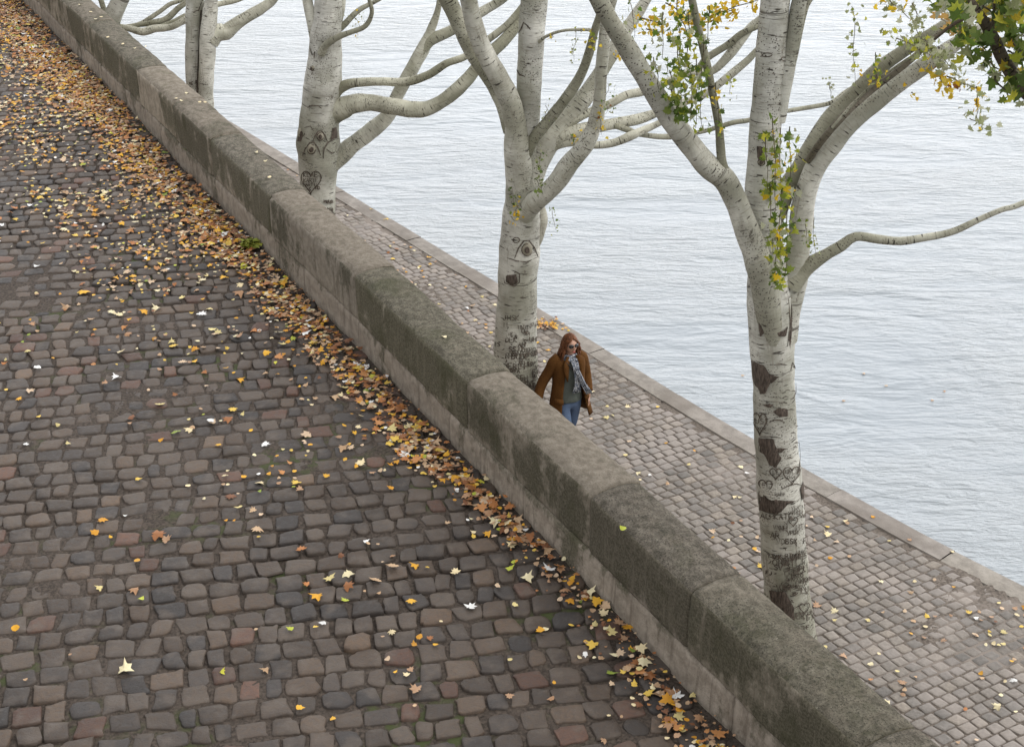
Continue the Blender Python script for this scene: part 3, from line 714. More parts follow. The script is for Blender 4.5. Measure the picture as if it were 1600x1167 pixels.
    def heart(s, cx, cy, w_, h_, wd=1.6):
        pp = []
        for k in range(28):
            t = 2 * math.pi * k / 28; x = 16 * math.sin(t) ** 3; y = 13 * math.cos(t) - 5 * math.cos(2 * t) - 2 * math.cos(3 * t) - math.cos(4 * t)
            pp.append((cx + x / 32 * w_, cy - y / 29 * h_))
        s.grouped('heart_carving', lambda: s.line(pp, wd, closed=True))
    def text(s, txt, x, y, h_, wd=1.1, adv=.8): s.grouped('carved_letters', lambda: s._text(txt, x, y, h_, wd, adv))
    def _text(s, txt, x, y, h_, wd, adv):
        for ch in txt:
            for st in GLY.get(ch, []):
                s.line([(x + a * h_ * .6, y - b * h_) for a, b in st], wd, taper=False)
            x += h_ * adv
    def knot(s, cx, cy, r, brow=True):
        c = s.surf(cx, cy, -.012); bm_ = bmesh.new(); k_ = depth(c + s.base) / FPX * r; bmesh.ops.create_uvsphere(bm_, u_segments=16, v_segments=10, radius=1, matrix=Matrix.Translation(c) @ Matrix.Diagonal((k_ * 1.2, .022, k_ * 1.45, 1))); me_ = bpy.data.meshes.new('knot'); bm_.to_mesh(me_); bm_.free(); a_ = me_.color_attributes.new('tint', 'FLOAT_COLOR', 'POINT'); a_.data.foreach_set('color', [.62, .58, .5, 1] * len(me_.vertices)); link('knot', me_, M['bark'], s.root)
        s.ell(cx, cy, r, r * 1.15, 0, 300, 1.5); s.patch([(cx + r * .55 * math.cos(t), cy + r * .7 * math.sin(t)) for t in [k * math.pi / 4 for k in range(8)]], .014)
        if brow: s.line([(cx - r * 2.3, cy + r * 1.6), (cx - r * 1.6, cy - r * .3), (cx - r * .6, cy - r * 1.7), (cx + r * .4, cy - r * 1.8), (cx + r * 1.5, cy - r * .4), (cx + r * 2.2, cy + r * 1.4)], 2.0)
    def graffiti(s, y0, y1, n, hmin, hmax, wd):
        o = s.grouped('graffiti', lambda: s._graf(y0, y1, n, hmin, hmax, wd)); o['kind'] = 'stuff'
    def _graf(s, y0, y1, n, hmin, hmax, wd0):
        keys = [k for k in GLY if k != ' ']
        for _ in range(n):
            y = random.uniform(y0, y1) if random.random() < .8 else y1 - abs(random.gauss(0, (y1 - y0) * .2)); cx, wpx, _d = s.axis(y); x = cx + random.uniform(-.5, .46) * wpx; h_ = random.uniform(hmin, hmax); wd = wd0 * random.uniform(.8, 1.7)
            if random.random() < .35: dx, dy = random.uniform(-7, 7), random.uniform(-6, 6); s.line([(x, y), (x + dx * .5 + 1, y + dy * .5), (x + dx, y + dy)], wd * 1.2); continue
            if random.random() < .08: s.heart(x, y, h_ * 1.7, h_ * 1.7, wd)
            else: s.text([random.choice(keys) for _ in range(random.choice((1, 2, 3, 4)))], x, y, h_, wd, .78)
    def finish(s):
        pass
    # foliage ---------------------------------------------
    def leafat(s, p, size, pal, hang=.7, kind='maple'):
        V, F = leaf_verts(kind, size, random, .5); c = random.choice(pal); b = random.uniform(.75, 1.15)
        ax = Vector((random.gauss(0, 1), random.gauss(0, .6), 0)).normalized() if True else None
        m = Matrix.Rotation(random.uniform(0, 6.28), 3, 'Z') @ Matrix.Rotation(R(-90) * hang + random.gauss(0, .45), 3, 'X') @ Matrix.Rotation(random.gauss(0, .5), 3, 'Y') @ Matrix.Rotation(math.pi + random.gauss(0, .5), 3, 'Z')
        s.lf.add([p + m @ Vector(v) for v in V], F, (c[0] * b, c[1] * b, c[2] * b))
    def shoot(s, x0, y0, x1, y1, n, size, pal, dy=0, spread=5, r=.003, kind='maple', hang=.7, depthspread=.12):
        s.lf = MB(); s.tw = MB(); n = int(n * 1.5); size *= .88
        P0 = s.P(x0, y0, dy); P1 = s.P(x1, y1, dy); k = depth(P0) / FPX; q = []
        for i in range(6):
            t = i / 5; q.append(P0.lerp(P1, t) + Vector((random.gauss(0, 1), random.gauss(0, 1), 0)) * spread * .25 * k * (1 if i else 0) - s.base)
        V, F, TT, U = tube(q, [r * 1.6, r * 1.4, r * 1.2, r, r, r * .7], 6, .12, 0, tint=(.30, .26, .18)); s.tw.add(V, F, TT, U)
        for i in range(n):
            t = random.random() * 5; a = int(t); p = q[a].lerp(q[min(a + 1, 5)], t - a) + Vector((random.gauss(0, spread * k), random.gauss(0, depthspread), random.gauss(0, spread * k * .6)))
            s.leafat(p, size * random.uniform(.65, 1.2), pal, hang, kind)
        tw = s.tw.build('twig', M['bark'], s.root); s.lf.build('foliage', M['leaf'], tw)
_s = {'A': '00-.5,1-1,0|.2,.4-.8,.4', 'E': '1,1-0,1-0,0-1,0|0,.5-.8,.5', 'H': '0,0-0,1|1,0-1,1|0,.5-1,.5', 'I': '.5,0-.5,1', 'K': '0,0-0,1|1,1-0,.45-1,0', 'L': '0,1-0,0-.9,0', 'M': '0,0-0,1-.5,.4-1,1-1,0', 'N': '0,0-0,1-1,0-1,1',
      'T': '0,1-1,1|.5,1-.5,0', 'V': '0,1-.5,0-1,1', 'X': '0,0-1,1|0,1-1,0', 'Y': '0,1-.5,.5-1,1|.5,.5-.5,0', '+': '.5,.1-.5,.9|0,.5-1,.5', 'D': '0,0-0,1-.7,.9-1,.5-.7,.1-0,0', 'O': '.5,1-0,.7-0,.3-.5,0-1,.3-1,.7-.5,1', 'R': '0,0-0,1-.9,.85-.8,.5-0,.45|.4,.45-1,0',
      'S': '1,.9-.4,1-0,.75-.9,.4-.8,.05-0,.05', 'C': '1,.9-.3,1-0,.5-.3,0-1,.1', 'J': '.8,1-.8,.2-.4,0-0,.2', 'P': '0,0-0,1-.9,.85-.8,.5-0,.45', 'U': '0,1-0,.2-.5,0-1,.2-1,1', 'B': '0,0-0,1-.8,.85-.7,.55-0,.5|.7,.5-.95,.25-.7,0-0,0', 'F': '0,0-0,1-1,1|0,.5-.7,.5', 'W': '0,1-.25,0-.5,.7-.75,0-1,1', ' ': ''}
GLY = {k: [[tuple(float(c) for c in (p.split(',') if ',' in p else (p[0], p[1:]))) for p in st.split('-')] for st in v.split('|') if st] for k, v in _s.items()}
GREEN = [(.10, .17, .025), (.15, .22, .04), (.075, .13, .025), (.20, .26, .06)]
GREY = [(.36, .38, .22), (.45, .46, .32), (.29, .32, .15)]
MIXG = GREEN + GREY[:2] + LIME
YEL = [(.72, .50, .03), (.66, .42, .02), (.75, .56, .06), (.55, .42, .05)]
DARKG = [(.055, .10, .025), (.08, .13, .03), (.11, .17, .035), (.045, .08, .022)]
BT = (.80, .79, .70)                                # olive-beige upper branches
BT2 = (.62, .61, .52)

# nearest of the row: the right-hand tree
t = Tree((1240, 1012), 'tall white poplar with several carved hearts above a band of dense carved lettering')
t.trunkmesh([(1240, 1012, 76), (1228, 900, 70), (1220, 780, 71), (1212, 680, 68), (1209, 600, 66), (1205, 530, 68), (1203, 470, 70), (1197, 400, 58), (1192, 306, 53), (1196, 197, 50), (1205, 87, 48), (1212, 0, 46), (1220, -120, 42), (1222, -330, 34)])
t.branch([(1210, 545, 40, -.06), (1200, 470, 44, -.14), (1187, 420, 42, -.18), (1171, 372, 40, -.2), (1150, 315, 38, -.22), (1132, 280, 37, -.24), (1105, 258, 37, -.26), (1079, 227, 36, -.28), (1049, 188, 35, -.3), (1022, 144, 32, -.32), (987, 87, 30, -.36), (952, 30, 29, -.4), (925, -20, 27, -.43), (880, -110, 24, -.5), (820, -250, 18, -.6)], (.86, .85, .80))
t.branch([(1132, 275, 17, -.24), (1127, 245, 14, -.26), (1123, 197, 13, -.28), (1114, 149, 12, -.3), (1103, 96, 13, -.3), (1092, 48, 12, -.3), (1081, 0, 12, -.3), (1068, -70, 9, -.3)], BT2, 1.3)
t.branch([(1222, 530, 44, -.02), (1236, 450, 44, .02), (1250, 372, 36, .04), (1256, 315, 35, .05), (1272, 268, 33, .06), (1298, 230, 31, .07), (1329, 192, 29, .08), (1372, 157, 28, .1), (1416, 122, 27, .1), (1460, 92, 25, .1), (1512, 57, 21, .1), (1580, 16, 17, .1), (1680, -50, 12, .1)], (.95, .94, .90))
t.branch([(1205, 345, 34, .12), (1232, 290, 29, .2), (1250, 262, 27, .24), (1276, 219, 27, .28), (1302, 179, 27, .3), (1333, 149, 25, .32), (1372, 109, 23, .33), (1416, 77, 21, .34), (1464, 48, 19, .34), (1512, 13, 16, .34), (1580, -40, 12, .34)], BT2)
t.branch([(1262, 252, 11, .05), (1285, 219, 11, -.03), (1324, 175, 11, -.05), (1364, 140, 10, -.05), (1416, 100, 10, -.05), (1469, 52, 9, -.05), (1521, 17, 7, -.05), (1560, -10, 5)], (.36, .32, .27))
t.branch([(1300, 200, 5, -.06), (1345, 150, 5, -.08), (1385, 115, 4, -.08), (1425, 88, 4, -.08)], BT2)
t.branch([(1235, 445, 30, -.02), (1263, 416, 24, -.03), (1294, 396, 17, -.04), (1314, 385, 18, -.05), (1337, 370, 15, -.06), (1372, 374, 14, -.08), (1407, 377, 13, -.1), (1442, 372, 12, -.12), (1486, 363, 11, -.14), (1530, 343, 10, -.16), (1565, 328, 9, -.18), (1600, 317, 9, -.2), (1720, 260, 6, -.2)], BT, 1.2)
t.branch([(1216, 190, 22, -.02), (1230, 110, 24, -.03), (1243, 40, 25, -.03), (1250, 0, 25, -.03), (1275, -80, 22, -.03), (1310, -220, 16, -.03)], (.9, .9, .86))
t.branch([(1248, 60, 8, -.05), (1262, 8, 7, -.05), (1280, -15, 6, -.05)], BT2)
t.patch([(1174, 563), (1190, 569), (1199, 582), (1213, 587), (1200, 597), (1192, 613), (1186, 614), (1177, 596)])
t.patch([(1184, 682), (1204, 682), (1209, 696), (1226, 697), (1212, 704), (1217, 713), (1208, 727), (1198, 722), (1192, 708), (1184, 702)])
t.patch([(1185, 765), (1198, 775), (1240, 778), (1226, 783), (1212, 798), (1186, 795)])
t.patch([(1200, 918), (1224, 918), (1236, 942), (1236, 972), (1220, 968), (1204, 940)])
t.patch([(1247, 760), (1256, 748), (1257, 775), (1250, 778)]); t.patch([(1203, 640), (1214, 634), (1226, 637), (1227, 648), (1213, 649)]); t.patch([(1188, 630), (1198, 628), (1205, 632), (1196, 634)])
t.patch([(1236, 470), (1242, 455), (1252, 460), (1250, 478), (1242, 492)]); t.patch([(1182, 500), (1187, 505), (1190, 520), (1184, 525)]); t.patch([(1203, 518), (1222, 516), (1226, 508), (1224, 524), (1212, 524)])
t.patch([(1228, 530), (1231, 500), (1233, 470), (1236, 480), (1234, 520), (1230, 545)])
t.line([(1231, 450), (1228, 470), (1230, 500), (1226, 540)], 2.2); t.line([(1238, 500), (1240, 480)], 2)
for hx, hy, hw_, hh in ((1185, 658, 18, 34), (1208, 735, 17, 17), (1233, 737, 28, 27), (1194, 756, 18, 22)): t.heart(hx, hy, hw_, hh, 1.8)
t.text('UST', 1179, 660, 8, 1.3); t.text('XOX', 1182, 670, 5, .9); t.text('LE', 1204, 736, 6, 1); t.text('KELY', 1222, 736, 7, 1.1); t.text('DAN', 1226, 744, 5, .9); t.text('EL', 1190, 758, 7, 1); t.text('HAPP', 1207, 770, 5, .8)
for x0, y0, w_ in ((1205, 568, 20), (1222, 608, 8), (1219, 618, 8), (1215, 627, 10), (1231, 610, 9), (1239, 665, 6), (1231, 674, 8), (1237, 690, 8), (1235, 696, 7), (1185, 680, 30), (1225, 712, 8), (1235, 718, 6), (1225, 638, 12)): t.line([(x0, y0), (x0 + w_ * .5, y0 - 1.2), (x0 + w_, y0 + .4)], 1.8)
t.line([(1198, 657), (1205, 653), (1214, 653), (1221, 657)], 1.8); t.line([(1216, 760), (1228, 754), (1240, 752), (1248, 755)], 1.8); t.line([(1231, 577), (1235, 565), (1239, 572), (1240, 575), (1235, 571)], 2)
t.line([(1244, 598), (1241, 612), (1236, 620), (1230, 622)], 2); t.line([(1251, 690), (1250, 712), (1245, 732), (1241, 738)], 2.5)
for y in (60, 84, 100, 118, 135, 150, 166, 195, 222, 260, 285, 330, 362, 396): t.line([(t.axis(y)[0] + random.uniform(-20, 8), y), (t.axis(y)[0] + random.uniform(10, 20), y + random.uniform(-1, 2))], random.uniform(1.2, 2.6))
t.ell(1195, 89, 7, 3, 0, 360, 1.6); t.ell(1223, 95, 7, 3, 0, 360, 1.4); t.patch([(1180, 230), (1188, 232), (1191, 255), (1184, 262), (1180, 248)]); t.knot(1186, 255, 5, False)
t.graffiti(792, 905, 66, 5, 9, .9); t.graffiti(905, 1000, 48, 5, 10, 1.0); t.text('GOMATL', 1196, 878, 10, 1.4, .85); t.text('KATE', 1206, 806, 9, 1.3); t.text('PU', 1243, 888, 10, 1.5)
# hanging shoots in front of the fork
for x0, y0, x1, y1, n_ in ((1207, 185, 1212, 330, 15), (1219, 200, 1222, 300, 9), (1234, 198, 1236, 330, 13), (1203, 285, 1205, 400, 12), (1222, 300, 1218, 430, 13), (1230, 330, 1228, 440, 11), (1196, 215, 1197, 300, 7), (1215, 370, 1212, 440, 10)):
    t.shoot(x0, y0, x1, y1, int(n_ * 1.7), .092, MIXG + LIME + YEL[:1], -.42, 6)
t.shoot(1272, 340, 1274, 398, 12, .045, GREY + LIME, -.3, 5, .002); t.shoot(1258, 350, 1262, 388, 10, .05, GREY + GREEN[:1], -.3, 5, .002); t.shoot(1208, 430, 1214, 440, 8, .07, GREEN, -.4, 5)
# the curtain of leaves left of the stem
for x0, y0, x1, y1, n_ in ((1036, 20, 1034, 90, 14), (1058, 0, 1062, 130, 26), (1075, 20, 1080, 190, 34), (1060, 60, 1066, 180, 26), (1088, 90, 1090, 200, 20), (1099, 60, 1096, 200, 22), (1108, 10, 1107, 80, 10), (1021, 90, 1030, 140, 12), (1046, 110, 1055, 175, 20)):
    t.shoot(x0, y0, x1, y1, n_, .085, MIXG, -.45, 9)
for x0, y0, x1, y1, n_ in ((1000, 28, 1045, 40, 24), (1040, 5, 1100, 40, 40), (1060, 20, 1075, 60, 26), (1100, 30, 1190, -2, 46), (1110, 35, 1150, 10, 28), (1040, -20, 1080, -5, 30), (1130, 0, 1190, -15, 30), (1010, 45, 1040, 52, 14)):
    t.shoot(x0, y0, x1, y1, n_, .055, YEL, .3, 7, .004, 'round', .5)
t.shoot(1118, 130, 1124, 200, 10, .06, YEL + GREEN, -.5, 5); t.shoot(1125, 185, 1120, 222, 7, .06, GREEN, -.5, 5); t.shoot(1140, 115, 1143, 150, 9, .045, GREY + LIME, -.2, 7, .002); t.shoot(1048, 140, 1072, 190, 22, .09, GREEN, -.5, 9)
t.shoot(1331, 10, 1338, 135, 24, .055, GREY + LIME, -.3, 6, .002); t.shoot(1295, 128, 1298, 155, 10, .04, GREY, -.3, 5, .002); t.shoot(1368, 82, 1370, 125, 14, .055, MIXG, -.2, 7, .002)
t.shoot(1360, 130, 1380, 118, 10, .06, YEL + LIME, -.2, 6); t.shoot(1390, 0, 1420, 30, 26, .075, GREY + YEL[:2], -.2, 12); t.shoot(1425, 5, 1440, 90, 30, .07, GREY, -.2, 12, .003)
t.shoot(1400, 60, 1450, 80, 26, .075, GREY + LIME, -.3, 12, .003); t.shoot(1440, 60, 1490, 110, 66, .085, GREY, -.25, 13, .003); t.shoot(1462, 110, 1480, 140, 34, .075, YEL + BROWN[:1], -.3, 10); t.shoot(1480, 120, 1530, 140, 20, .06, GREY + YEL, -.3, 6, .004)
t.shoot(1525, 135, 1528, 195, 16, .075, GREY + YEL[:2], -.3, 7, .003); t.shoot(1515, 185, 1540, 195, 12, .085, GREY, -.3, 8); t.shoot(1424, 145, 1428, 147, 3, .055, YEL, -.3, 4); t.shoot(1470, 30, 1495, 45, 8, .11, [(.40, .25, .08)], -.5, 5)
# crown above the picture
for k in range(34):
    x = random.uniform(900, 1640); y = random.uniform(-420, -110); t.shoot(x, y, x + random.gauss(0, 60), y + random.uniform(30, 90), 22, .09, random.choice((MIXG, YEL)), random.uniform(-1.4, 1.4), 26, .006)
t.finish(); T3 = t

# second of the row: behind the walking woman
t = Tree((812, 700), 'white poplar beside the walking woman with an eye-shaped knot under its wide fan of limbs')
t.trunkmesh([(812, 700, 76), (807, 600, 70), (805, 530, 66), (808, 464, 62), (811, 400, 63), (814, 350, 62), (816, 310, 56), (813, 270, 48), (815, 235, 46), (824, 195, 36), (826, 146, 38), (828, 87, 41), (832, 30, 42), (835, 0, 43), (842, -100, 40), (850, -350, 30)])
t.branch([(812, 300, 40, -.04), (808, 235, 42, -.12), (804, 190, 36, -.16), (794, 152, 34, -.2), (777, 117, 32, -.24), (756, 79, 30, -.28), (743, 44, 28, -.32), (732, 0, 27, -.36), (722, -60, 26, -.4), (705, -220, 20, -.5)], (.9, .89, .84))
t.branch([(800, 205, 30, -.06), (785, 155, 28, -.04), (762, 118, 24, -.02), (738, 82, 24, 0), (716, 34, 27, .02), (698, -4, 28, .02), (676, -50, 27, .02), (640, -180, 22, .02)], (.78, .77, .68))
t.branch([(818, 250, 22, -.1), (835, 216, 18, -.14), (858, 187, 18, -.17), (882, 157, 18, -.2), (905, 122, 16, -.22), (919, 87, 15, -.24), (928, 52, 13, -.26), (938, 20, 12, -.28), (950, -30, 10, -.3)], BT2)
t.branch([(818, 300, 44, .02), (841, 250, 40, .05), (858, 222, 36, .1), (878, 196, 32, .14), (905, 163, 28, .2), (931, 125, 24, .28), (954, 87, 23, .36), (975, 52, 21, .42), (995, 23, 19, .48), (1015, -10, 16, .5), (1060, -90, 12, .5)], (.86, .85, .79))
t.branch([(862, 218, 18, .1), (876, 203, 18, .1), (893, 190, 16, .12), (922, 175, 14, .2), (952, 163, 13, .3), (978, 149, 13, .4), (1002, 144, 14, .5), (1036, 131, 12, .55), (1076, 114, 12, .6), (1111, 112, 13, .65), (1136, 90, 15, .65), (1158, 62, 15, .65), (1174, 42, 13, .65), (1192, 27, 12, .65), (1240, -20, 9, .65)], BT)
t.branch([(1090, 110, 10, .6), (1105, 91, 12, .6), (1136, 71, 11, .6), (1160, 52, 10, .6), (1190, 40, 8, .6)], BT2)
t.branch([(852, 234, 26, .08), (868, 220, 25, .08), (888, 210, 23, .07), (917, 201, 20, .1), (952, 195, 19, .15), (981, 190, 17, .2), (1002, 185, 16, .25), (1027, 176, 14, .3), (1060, 162, 11, .35), (1091, 154, 10, .4), (1118, 136, 12, .4), (1145, 114, 12, .4), (1169, 94, 11, .4), (1182, 80, 10, .4), (1215, 50, 8, .4)], BT)
t.branch([(960, 196, 10, .12), (984, 204, 10, .12), (1000, 210, 9, .14), (1044, 214, 9, .16), (1097, 206, 7, .2), (1145, 192, 8, .25), (1171, 188, 8, .3), (1224, 175, 7, .3), (1276, 166, 7, .35), (1300, 160, 7, .35), (1320, 144, 6, .4), (1345, 130, 4, .4)], BT2)
t.branch([(850, 240, 16, .06), (872, 226, 15, .05), (896, 222, 14, .02), (925, 227, 12, -.02), (957, 224, 13, -.02), (984, 213, 14, 0), (1002, 205, 12, .05), (1031, 192, 10, .1), (1058, 174, 8, .15), (1085, 150, 6, .2)], BT)
t.branch([(815, 345, 34, -.08), (828, 324, 33, -.16), (847, 307, 30, -.25), (870, 284, 29, -.32), (891, 254, 30, -.38), (914, 226, 28, -.42), (930, 192, 23, -.45), (937, 157, 20, -.47), (939, 117, 19, -.49), (943, 76, 19, -.5), (947, 35, 18, -.5), (958, -5, 15, -.5), (975, -70, 11, -.5)], (.92, .91, .86))
t.branch([(842, 66, 6, -.1), (852, 58, 5, -.2), (872, 50, 5, -.25), (893, 47, 5, -.25), (922, 47, 5, -.3)], BT2)
t.branch([(836, 392, 8, -.03), (842, 366, 17, -.02), (846, 342, 21, 0), (838, 318, 20, .02), (826, 300, 14, .02)], (.75, .73, .66))
t.knot(822, 391, 8); t.ell(806, 376, 5, 4); t.line([(792, 403), (806, 408), (822, 410), (838, 402)], 2); t.line([(787, 430), (806, 425), (811, 428), (811, 441), (803, 447), (789, 442), (787, 430)], 1.8)
t.patch([(790, 430), (806, 428), (809, 441), (801, 446), (791, 441)]); t.line([(780, 440), (788, 438)], 1.5)
t.patch([(843, 335), (852, 332), (855, 350), (847, 362)])
t.line([(806, 190), (808, 225), (803, 255), (798, 270)], 2.4); t.line([(815, 240), (808, 262), (800, 280)], 2.4); t.line([(826, 300), (816, 290), (808, 282)], 2)
for y in (22, 55, 85, 98, 108, 120, 160, 168): cx = t.axis(y)[0]; t.line([(cx - random.uniform(8, 18), y), (cx + random.uniform(4, 17), y + random.uniform(-1, 2))], random.uniform(1, 2.2))
t.line([(808, 54), (814, 48), (818, 38), (824, 44), (828, 50)], 2); t.line([(808, 110), (812, 118), (820, 122)], 2)
t.graffiti(505, 545, 22, 5, 8, 1.1); t.graffiti(545, 610, 42, 6, 9, 1.1); t.graffiti(600, 690, 36, 6, 9, 1.1); t.text('JMSK', 786, 500, 8, 1.2); t.text('DUDE', 800, 560, 9, 1.4); t.text('MERCI', 788, 575, 9, 1.4)
t.shoot(845, 240, 843, 292, 16, .055, GREEN + GREY, -.5, 5, .002); t.shoot(838, 280, 846, 298, 8, .06, GREEN, -.5, 4); t.shoot(806, 312, 808, 340, 16, .06, GREEN + YEL, -.4, 6); t.shoot(798, 338, 803, 345, 6, .05, YEL, -.4, 5)
t.shoot(862, 325, 868, 360, 12, .045, GREEN + LIME, -.3, 5, .002); t.shoot(800, 292, 800, 298, 4, .05, GREEN, -.4, 3); t.shoot(900, 48, 897, 95, 16, .045, GREY + LIME, -.5, 6, .002); t.shoot(925, 45, 924, 72, 14, .055, YEL + LIME, -.5, 5)
t.shoot(950, 130, 945, 180, 22, .05, GREY + GREEN[:1], -.6, 8, .002); t.shoot(940, 165, 938, 210, 16, .05, YEL + BROWN[:1], -.6, 5); t.shoot(895, 215, 905, 222, 10, .06, YEL + GREEN[:1], -.2, 6); t.shoot(852, 165, 855, 195, 12, .04, GREY, -.3, 8, .002); t.shoot(863, 55, 862, 62, 4, .055, YEL, -.3, 4)
t.shoot(965, 75, 968, 90, 6, .06, YEL, -.3, 5); t.shoot(985, 5, 990, 60, 12, .08, GREEN + GREY, -.2, 10)
for k in range(26):
    x = random.uniform(560, 1060); y = random.uniform(-420, -110); t.shoot(x, y, x + random.gauss(0, 50), y + random.uniform(30, 80), 18, .09, random.choice((MIXG, YEL)), random.uniform(-1.4, 1.4), 22, .006)
t.finish(); T2 = t

# third of the row
t = Tree((505, 470), 'white poplar with one carved heart low on its trunk and limbs curving right')
t.trunkmesh([(505, 470, 70), (498, 400, 60), (495, 330, 56), (495, 290, 56), (497, 250, 62), (497, 225, 66), (499, 195, 61), (503, 140, 58), (507, 100, 55), (509, 60, 49), (512, 25, 46), (512, -10, 43), (505, -80, 40), (495, -300, 30)])
t.branch([(497, 75, 22, 0), (489, 35, 18, 0), (480, 0, 16, 0), (470, -60, 13, 0)], (.9, .9, .84)); t.branch([(520, 60, 18, .03), (531, 20, 14, .05), (535, -5, 12, .05), (540, -60, 10, .05)], (.9, .9, .84))
t.branch([(502, 84, 14, -.2), (510, 70, 12, -.28), (529, 58, 10, -.34), (550, 50, 8, -.38), (571, 41, 8, -.4), (581, 21, 7, -.42), (577, 0, 6, -.42), (572, -20, 5, -.42)], BT2)
t.branch([(525, 50, 12, 0), (536, 41, 10, .02), (560, 17, 8, .05), (591, 0, 7, .08), (640, -30, 5, .1)], BT2)
t.branch([(518, 150, 26, 0), (533, 137, 17, -.03), (553, 130, 14, -.06), (595, 128, 14, -.1), (636, 128, 13, -.12), (670, 117, 13, -.14), (697, 100, 12, -.15), (728, 88, 11, -.15), (766, 60, 11, -.1), (793, 38, 11, -.05), (814, 14, 11, 0), (832, -10, 10, .1), (870, -70, 8, .1)], (.66, .65, .55))
t.branch([(515, 178, 42, 0), (533, 170, 34, -.06), (550, 163, 29, -.1), (577, 161, 27, -.15), (612, 166, 27, -.2), (643, 171, 26, -.24), (670, 169, 24, -.26), (697, 154, 22, -.28), (725, 130, 20, -.28), (745, 106, 19, -.25), (769, 82, 18, -.2), (793, 58, 18, -.1), (811, 34, 17, 0), (830, 6, 15, .1), (860, -40, 12, .1)], (.72, .71, .61))
t.branch([(505, 262, 40, 0), (529, 247, 29, .05), (552, 226, 27, .1), (577, 206, 26, .15), (605, 182, 24, .2), (622, 147, 21, .25), (643, 110, 21, .3), (660, 79, 21, .35), (673, 48, 14, .4), (684, 17, 10, .42), (687, -5, 9, .42), (692, -60, 7, .42)], (.85, .84, .76))
t.branch([(658, 84, 18, .33), (672, 64, 18, .36), (704, 48, 17, .4), (739, 27, 16, .44), (773, 7, 14, .46), (795, -9, 13, .46), (850, -60, 10, .46)], (.8, .79, .7))
t.branch([(794, 64, 5, .1), (770, 70, 5, .1)], BT2)
t.knot(491, 236, 6); t.knot(503, 217, 5); t.knot(472, 210, 6, False); t.patch([(467, 200), (473, 196), (477, 210), (473, 224), (466, 222)]); t.line([(524, 220), (515, 225), (509, 235), (508, 250)], 2.2); t.line([(512, 235), (520, 241), (524, 239)], 2); t.line([(524, 216), (531, 218), (532, 232), (527, 238)], 2)
t.patch([(521, 203), (527, 200), (528, 216), (519, 222)]); t.line([(483, 171), (490, 168), (500, 169), (505, 173)], 2); t.line([(478, 202), (488, 200), (492, 207)], 1.8); t.line([(486, 78), (490, 90), (494, 84), (493, 95)], 2.5); t.knot(490, 110, 3, False)
t.heart(489, 284, 30, 36, 1.6); t.text('KLAE', 478, 278, 7, 1.2); t.text('KARIE', 478, 286, 6, 1.1, .72); t.text('MARTIN', 477, 293, 5.5, 1.0, .72); t.graffiti(296, 330, 12, 4, 6, 1.1); t.graffiti(330, 400, 30, 5, 7, 1.2)
for y in (30, 60, 125, 145, 180, 190): cx = t.axis(y)[0]; t.line([(cx - random.uniform(5, 20), y), (cx + random.uniform(4, 20), y + random.uniform(-1, 2))], random.uniform(1, 2))
t.shoot(555, 25, 560, 45, 14, .045, GREY + YEL[:1], -.3, 7, .002); t.shoot(552, 50, 560, 55, 6, .045, YEL, -.3, 5, .002)
for k in range(20):
    x = random.uniform(330, 800); y = random.uniform(-420, -90); t.shoot(x, y, x + random.gauss(0, 50), y + random.uniform(30, 70), 16, .09, random.choice((MIXG, YEL)), random.uniform(-1.4, 1.4), 20, .006)
t.finish(); T1 = t

# fourth: twin stems
t = Tree((315, 335), 'white poplar with two stems pressed side by side rising behind the parapet')
t.trunkmesh([(315, 335, 54), (313, 240, 48), (311, 175, 40), (303, 130, 25), (301, 90, 24), (302, 62, 25), (304, 21, 27), (305, 0, 28), (300, -60, 25), (296, -240, 18)])
t.branch([(318, 240, 34, -.05), (321, 180, 26, -.1), (322, 144, 23, -.12), (323, 103, 25, -.12), (325, 62, 26, -.12), (328, 21, 23, -.12), (330, 0, 20, -.12), (336, -60, 17, -.12), (345, -220, 12, -.12)], (1, .99, .95), name='stem')
t.branch([(328, 62, 30, -.08), (340, 52, 28, -.05), (353, 51, 26, -.02), (362, 44, 22, 0), (371, 37, 20, .02), (389, 25, 17, .05), (412, 12, 16, .08), (426, 0, 15, .1), (450, -35, 12, .1)], BT, 1.1)
t.branch([(330, 10, 9, .05), (340, 7, 9, .1), (356, 4, 8, .14), (378, -2, 7, .18), (410, -20, 5, .2)], BT)
t.line([(311, 175), (312, 150), (311, 110), (313, 60), (315, 20), (318, -5)], 2.6); t.knot(332, 86, 5); t.line([(317, 25), (325, 18), (334, 18), (337, 30), (338, 40)], 2.4); t.line([(304, 22), (312, 18), (316, 5)], 2)
t.graffiti(132, 160, 26, 4, 6, 1.2)
for y in (20, 60, 90, 118): t.line([(293, y), (305, y + 1)], 1.4)
for k in range(14):
    x = random.uniform(200, 470); y = random.uniform(-380, -90); t.shoot(x, y, x + random.gauss(0, 40), y + random.uniform(30, 60), 14, .09, random.choice((MIXG, YEL)), random.uniform(-1.2, 1.2), 18, .006)
t.finish(); T0 = t

